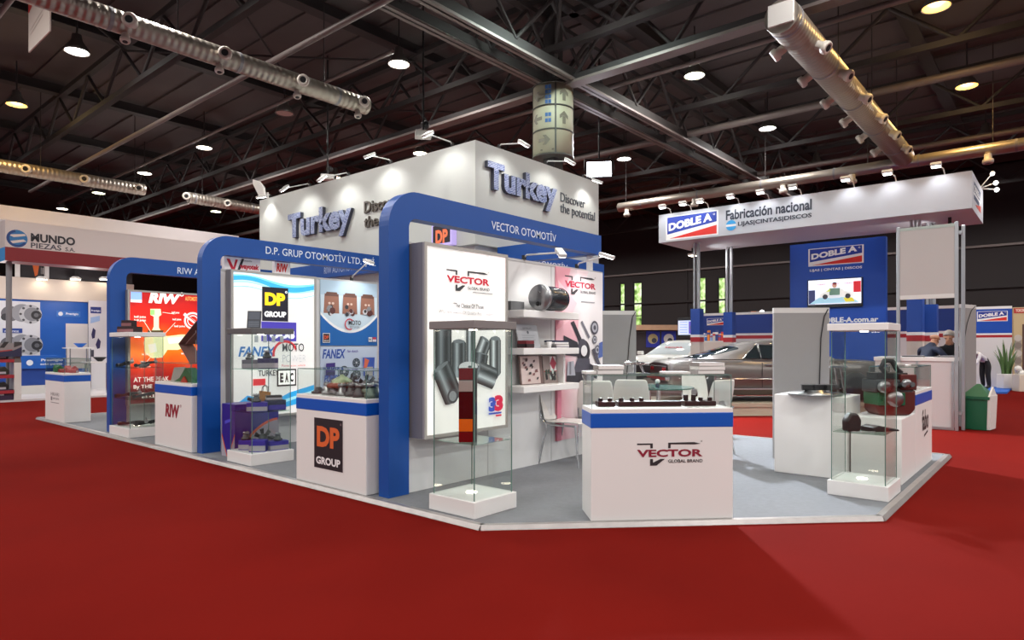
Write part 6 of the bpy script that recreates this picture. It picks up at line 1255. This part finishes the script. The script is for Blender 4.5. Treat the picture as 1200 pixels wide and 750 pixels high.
mb = MB(TM(m1)); mb.lathe([(.075, 0), (.085, .03), (.07, .05)], Vector((.27, 0, 1.40))*1.1, mat('pale_blue_collar', '9ab4d8', .6), 16, (.4, 0, .9)); mb.build('shirt_collar', m1, 'pale blue collar')
q = Vector((16.3, 1.80, 0))
person('grey haired person in a black t-shirt facing left, half hidden by the aluminium upright', (q.x, q.y, 0), ry+PI+.75, ((TEE, True), TROU, SHOE), .38, ((.30, .20, 1.20), (.48, .06, 1.235)), ((.28, -.24, 1.20), (.50, -.14, 1.235)), 'a8a4a0', 1.1, .2)
q = at(1155, 455, 23.3)
person('person in a white patterned shirt and black trousers bending over to the left', (q.x, q.y, .063), ry+PI+.25, ((PSH, True), TROU, SHOE), 1.15, ((.62, .24, .86), (.80, .16, .66)), ((.60, -.24, .86), (.78, -.14, .64)), '3a322e', 1.1, .3)

# ================================================================== THE FAR LEFT BOOTH
MY = 23.0
a = on_y(6, 257, MY); b = on_y(6, 305, MY); r_ = on_y(6, 289, MY); MX0 = a.x; MX1 = on_y(262, 312, MY).x
mf = thing('booth_fascia', 'white fascia lettered MUNDO PIEZAS over a dark red band at the far left', 'fascia', ((MX0+MX1)/2, MY+.4, b.z))
MB().box(MX0, MX1, MY, MY+.8, r_.z, a.z, mat('warm_white_fascia', 'cfc6c4', .5)).build('white_board', mf); MB().box(MX0, MX1, MY-.004, MY+.8, b.z, r_.z, mat('dark_red_band', '7a0f1a', .5)).build('red_band', mf, 'dark red band')
pr = Print((0, MY, 0), (1, 0, 0), (0, -1, 0)); P_ = lambda px, py: (lambda q: (q.x, q.z))(on_y(px, py, MY))
g0 = P_(20, 279.5); R_ = .25
pr.disc(*g0, R_, '2a6fa8'); pr.poly([(g0[0]-R_*.9, g0[1]+.09), (g0[0]+R_*.7, g0[1]+.15), (g0[0]+R_*.85, g0[1]+.10), (g0[0]-R_*.3, g0[1]+.03)], 'cfc6c4'); pr.poly([(g0[0]-R_*.7, g0[1]-.09), (g0[0]+R_*.6, g0[1]-.01), (g0[0]+R_*.9, g0[1]-.06), (g0[0]-R_*.4, g0[1]-.15)], 'cfc6c4'); pr.ring(*g0, R_, .07, '173d7c', 100, 330)
u0 = P_(36, 283); u1 = P_(88, 287); pr.text('MUNDO', u0[0], u0[1], u1[0]-u0[0], .25, '26242c', .04); u0 = P_(36, 290.5); pr.text('PIEZAS', u0[0], u0[1], (u1[0]-u0[0])*.68, .16, '4a4850', .02); pr.text('S.A.', u0[0]+(u1[0]-u0[0])*.77, u0[1], (u1[0]-u0[0])*.23, .12, '4a4850', .02); pr.build('lettering', mf, 'dark lettering and blue globe')
pr = Print((MX0, MY+.8, b.z), (0, -1, 0), (-1, 0, 0)); pr.rect(0, 0, .8, r_.z-b.z, '3f8fd0'); pr.build('end_print', mf, 'blue end face')
rf_z = on_y(0, 240, MY+.9).z; o = MB().box(1.5, MX1+1.0, MY+.85, MY+3.4, a.z+.12, rf_z, mat('roof_white', 'c6bfc0', .6)).build('booth_roof'); tag(o, 'white flat roof edge rising behind the far left fascia', 'roof')
p = on_y(10.5, 460, MY+.4); t = thing('booth_post', 'round grey post under the left end of the far left fascia', 'post', (p.x, MY+.4, 0)); MB().cyl((p.x, MY+.4, 0), (p.x, MY+.4, b.z), .075, GREYF, n=16).build('shaft', t); MB().lathe([(.14, 0), (.14, .02), (.08, .04)], (p.x, MY+.4, 0), GREYF, 16).build('base_plate', t)
fe = on_z(0, 471.5, .05)
o = MB().box(1.5, 9.6, 22.75, 27.4, .004, .06, mat('white_booth_floor', 'c9c5c6', .5)).build('booth_floor'); tag(o, 'white raised floor of the far left booth', 'platform')
BYY = 26.6; Q = lambda px, py: (lambda q: (q.x, q.z))(on_y(px, py, BYY))
x1b = Q(101, 360)[0]; zt = Q(50, 352)[1]
bk = thing('booth_back_wall', 'blue and white back wall of the far left booth with printed alternators', 'wall panel', (5, BYY+.05, .06))
MB().box(2.0, x1b+.05, BYY, BYY+.1, .06, zt, mat('cobalt_blue_panel', '0f5cba', .45)).build('blue_panel', bk)
pr = Print((0, BYY, 0), (1, 0, 0), (0, -1, 0))
A = Q(0, 437); B_ = Q(47, 354); pr.rect(2.2, A[1], B_[0], B_[1], 'e4e6e8'); A = Q(77, 432); pr.rect(A[0], A[1], x1b+.05, Q(77, 379)[1], 'dcd6d2')
def alternator(px, py, s):
    u, v = Q(px, py); pr.disc(u-.28*s, v, .22*s, '6f7074'); pr.disc(u, v+.03*s, .26*s, '9a9ca0'); pr.disc(u+.2*s, v, .28*s, 'c4c6c8'); pr.disc(u+.24*s, v, .2*s, '8a8c90'); pr.disc(u+.34*s, v-.02*s, .13*s, '2e3034'); pr.disc(u+.34*s, v-.02*s, .06*s, '6a6c70'); pr.disc(u-.4*s, v-.1*s, .1*s, '3c3e42')
    for k in range(8): pr.disc(u+.2*s+.24*s*math.cos(k*.785), v+.24*s*math.sin(k*.785), .035*s, '4a4c50', 8)
alternator(26, 368, 1.15); alternator(26, 404, 1.2)
u, v = Q(3, 390); pr.rect(u, v, Q(26, 385)[0], Q(26, 385)[1], '2a4a9a'); pr.text('PRESTIGE', u+.05, v+.02, .38, .06, 'e8ecf2', .03)
u, v = Q(66, 371); w2 = Q(94, 371)[0]-u; pr.rect(u, v, u+w2, v+.2, '3a78c8'); pr.disc(u+.12, v+.1, .07, 'e8eef6'); pr.text('Prestigio', u+.28, v+.05, w2-.34, .1, 'e8eef6', .03); pr.build('printed_graphic', bk)
MB().box(2.0, 9.4, BYY-.15, BYY+.1, zt, Q(50, 327)[1], mat('cream_lintel', 'cfc3b6', .6)).build('lintel', bk, 'cream upper band')
mb = MB()
zl, zh = Q(50, 326)[1], Q(50, 309)[1]
for px in (20, 54): x = Q(px, 320)[0]; mb.box(x-.06, x+.06, BYY-.1, BYY, zl-.1, zh+.4, OFFW)
mb.build('mullion', bk); MB().box(Q(21, 320)[0], 9.4, BYY+.0, BYY+.05, zl, zh+.5, mat('dark_upper_panel', '2b2a2e', .6)).build('dark_panel', bk, 'dark upper panel')
pr = Print((0, BYY, 0), (1, 0, 0), (0, -1, 0)); pr.poly([Q(38, 310), Q(46, 310), Q(44, 322), Q(41, 324)], 'd0662e'); pr.rect(*Q(48, 321), *Q(51, 314), 'c8c4c4'); pr.build('carrot_print', bk, 'orange wedge print')
for k, px in enumerate((45, 84, 118)):
    x, zq = Q(px, 328.5); t = thing('downlight', '%s small round lamp under the roof of the far left booth' % ('left', 'middle', 'right')[k], 'lamp', (x, BYY-.4, zq)); MB().lathe([(.16, 0), (.18, .04), (.1, .1)], (x, BYY-.4, zq), OFFW, 16).build('housing', t); MB().lathe([(.15, -.01), (.15, .0)], (x, BYY-.4, zq), BULBW, 16).build('lens', t); MB().cyl((x, BYY-.4, zq+.1), (x, BYY-.4, a.z+.12), .015, BLACK, n=6).build('stem', t)
light('POINT', 'far_booth_light', (5.0, 25.0, 3.3), 60, (1, .95, .92), .3)
light('POINT', 'far_booth_light', (7.4, 25.0, 3.3), 50, (1, .95, .92), .3)
# counter in front of the blue wall
cx0, cx1 = 2.4, Q(55, 440)[0]-.1; ctr = thing('reception_counter', 'bright blue counter with a white base in the far left booth', 'counter', ((cx0+cx1)/2, 25.4, .06)); CYY = 25.2
q_ = lambda px, py: (lambda v: (v.x, v.z))(on_y(px, py, CYY))
MB().box(cx0, cx1, CYY+.02, CYY+.6, .06, q_(30, 452)[1], OFFW).build('plinth', ctr, 'white base'); MB().box(cx0, cx1, CYY+.02, CYY+.6, q_(30, 452)[1], q_(30, 432)[1], mat('deep_blue_front', '123f92', .5)).build('lower_front', ctr); MB().box(cx0, cx1+.05, CYY-.08, CYY+.62, q_(30, 432)[1], q_(30, 417)[1], mat('cobalt_blue_panel', '0f5cba', .45)).build('upper_front', ctr)
pr = Print((0, CYY-.08, 0), (1, 0, 0), (0, -1, 0)); u, v = q_(34, 428); pr.disc(u, v+.08, .09, 'e4ecf6'); pr.text('Prestigio', u+.3, v+.1, .6, .1, 'e4ecf6', .03); pr.text('auto partes', u+.28, v-.02, .6, .08, 'e4ecf6', .02); pr.build('lettering', ctr)
for k in range(6):
    x = cx0+.9+.36*k; pump('%s small grey part from the left on the far blue counter' % ('first second third fourth fifth sixth'.split()[k]), (x, CYY+.2, q_(30, 417)[1]), 1.1, k)
# rack
rx0, rx1 = on_y(-14, 440, 22.85).x, on_y(23.5, 440, 22.9).x; RK = thing('display_rack', 'display rack with a striped header and red shelves at the left edge', 'rack', ((rx0+rx1)/2, 23.1, .06)); RY = 22.76
z_ = lambda py: on_y(10, py, RY).z
MB().box(rx1-.17, rx1, RY, RY+.5, .06, z_(425), OFFW).build('side_upright', RK, 'white side upright'); MB().prism([(0, 0), (.17, 0), (.1, z_(402)-z_(425)), (.04, z_(402)-z_(425))], (rx1-.17, RY, z_(425)), (1, 0, 0), (0, 0, 1), (0, .5, 0), mat('brown_grey_upright', '6b625e', .5)).build('upper_upright', RK); MB().box(rx0, rx0+.1, RY, RY+.5, .06, z_(425), OFFW).build('side_upright', RK)
MB().box(rx0, rx1, RY-.05, RY+.1, z_(418), z_(402), mat('rack_header', '8d8788', .5)).build('header', RK)
pr = Print((rx0, RY-.05, z_(418)), (1, 0, 0), (0, -1, 0)); ww = rx1-rx0; pr.poly([(0, 0), (ww, 0), (ww, .28), (ww*.75, .18), (0, .1)], '2a2a48'); pr.poly([(.3*ww, .25), (.45*ww, .25), (.6*ww, .42), (.45*ww, .42)], '2b2829'); pr.poly([(.75*ww, .26), (ww, .34), (ww, .42), (.75*ww, .42)], '3a3638'); pr.line((0, .12), (ww*.7, .19), .03, 'b03a3a'); pr.build('header_print', RK)
for py in (423, 441.5, 459.5): MB().box(rx0, rx1-.17, RY-.02, RY+.5, z_(py)-.04, z_(py)+.05, mat('red_rack_shelf', '9c2430', .5)).build('shelf', RK, 'red shelf')
for r in range(3):
    for k in range(3):
        x = rx1-.42-.34*k; zc = z_((423, 441.5, 459.5)[r])+.051; t = thing('packed_part', '%s dark packed part on the %s red shelf of the rack' % (('right', 'middle', 'left')[k], ('top', 'middle', 'bottom')[r]), 'pack', (x, RY+.2, zc), .1*k, 'dark parts on the red rack shelves'); mb = MB(TM(t)); mb.prism([(-.14, 0), (.14, 0), (.15, .14), (.06, .24+.03*k), (-.12, .2)], (0, -.12, 0), (1, 0, 0), (0, 0, 1), (0, .24, 0), mat('dark_olive_pack', '26271f', .5) if (r+k) % 2 else BLACK); mb.build('pack_body', t, bevel=.02); MB(TM(t)).box(-.08, .08, -.122, -.12, .03, .09, GREYC).build('pack_label', t)
t = thing('rack_base_box', 'dark violet box at the foot of the red shelf rack', 'box', ((rx0+rx1)/2, RY+.25, .06)); MB().box(rx0+.1, rx1-.18, RY+.02, RY+.48, .06, .36, mat('dark_violet_card', '33203c', .5)).build('box_body', t); MB().box(rx0+.1, rx1-.4, RY+.015, RY+.02, .2, .24, GREYC).build('printed_band', t)
# white side wall with posters and small tables at the right of that booth
SY = 26.3; S_ = lambda px, py: (lambda q: (q.x, q.z))(on_y(px, py, SY)); sw = thing('booth_side_panel', 'white panel with blue and violet prints just left of the RIW arch leg', 'wall panel', (S_(114, 400)[0], SY, .06)); MB().box(S_(104, 400)[0], S_(130, 400)[0], SY, SY+.05, .06, Q(50, 350)[1], mat('pale_white_panel', 'd8d6da', .5)).build('panel', sw)
pr = Print((0, SY, 0), (1, 0, 0), (0, -1, 0)); pr.rect(*S_(106, 367), *S_(118.5, 360), '2a3a80'); pr.text('Prestigio', *S_(107, 365.5), .28, .08, 'e8ecf4', .03); pr.poly([S_(106, 379), S_(117, 376), S_(117, 370), S_(106, 372)], '9ab4dc')
pr.poly([S_(107, 392), S_(109, 384), S_(112, 387), S_(111, 396), S_(108, 397)], '2e2a58'); pr.poly([S_(112, 404), S_(115, 396), S_(118, 400), S_(117, 408), S_(114, 409)], '2e2a58'); pr.rect(*S_(106, 418), *S_(110, 410), '3a3a48'); pr.build('printed_graphic', sw)
for k, (px, py, zt_, lab) in enumerate(((115, 455, 1.05, 'small white table with thin legs right of the far counter'), (92, 452, 1.5, 'tall thin display stand with a blue bowl behind the far counter'))):
    c = on_z(px, py+6, .06); t = thing('side_table', lab, 'table', (c.x, c.y, .06)); z0 = zt_
    mb = MB(); [mb.cyl((c.x+dx, c.y+dy, .06), (c.x+dx, c.y+dy, z0), .018, CHROME, n=8) for dx, dy in ((-.3, -.2), (.3, -.2), (.3, .2), (-.3, .2))]; mb.build('leg', t); MB().box(c.x-.4, c.x+.4, c.y-.28, c.y+.28, z0, z0+.04, WHITE).build('table_top', t)
    if k: MB().box(c.x-.4, c.x+.4, c.y-.28, c.y+.28, z0-.5, z0-.47, GLASSG).build('lower_shelf', t)
    b2 = thing('bowl', ('dark angular bowl on the small white table', 'blue bowl on the tall thin display stand')[k], 'bowl', (c.x+.05, c.y, z0+.041)); MB().lathe([(.06, 0), (.2, .14), (.19, .14), (.05, .01)], (c.x+.05, c.y, z0+.041), mat('cobalt_blue_panel', '0f5cba', .45) if k else BLACK, 16).build('bowl', b2)
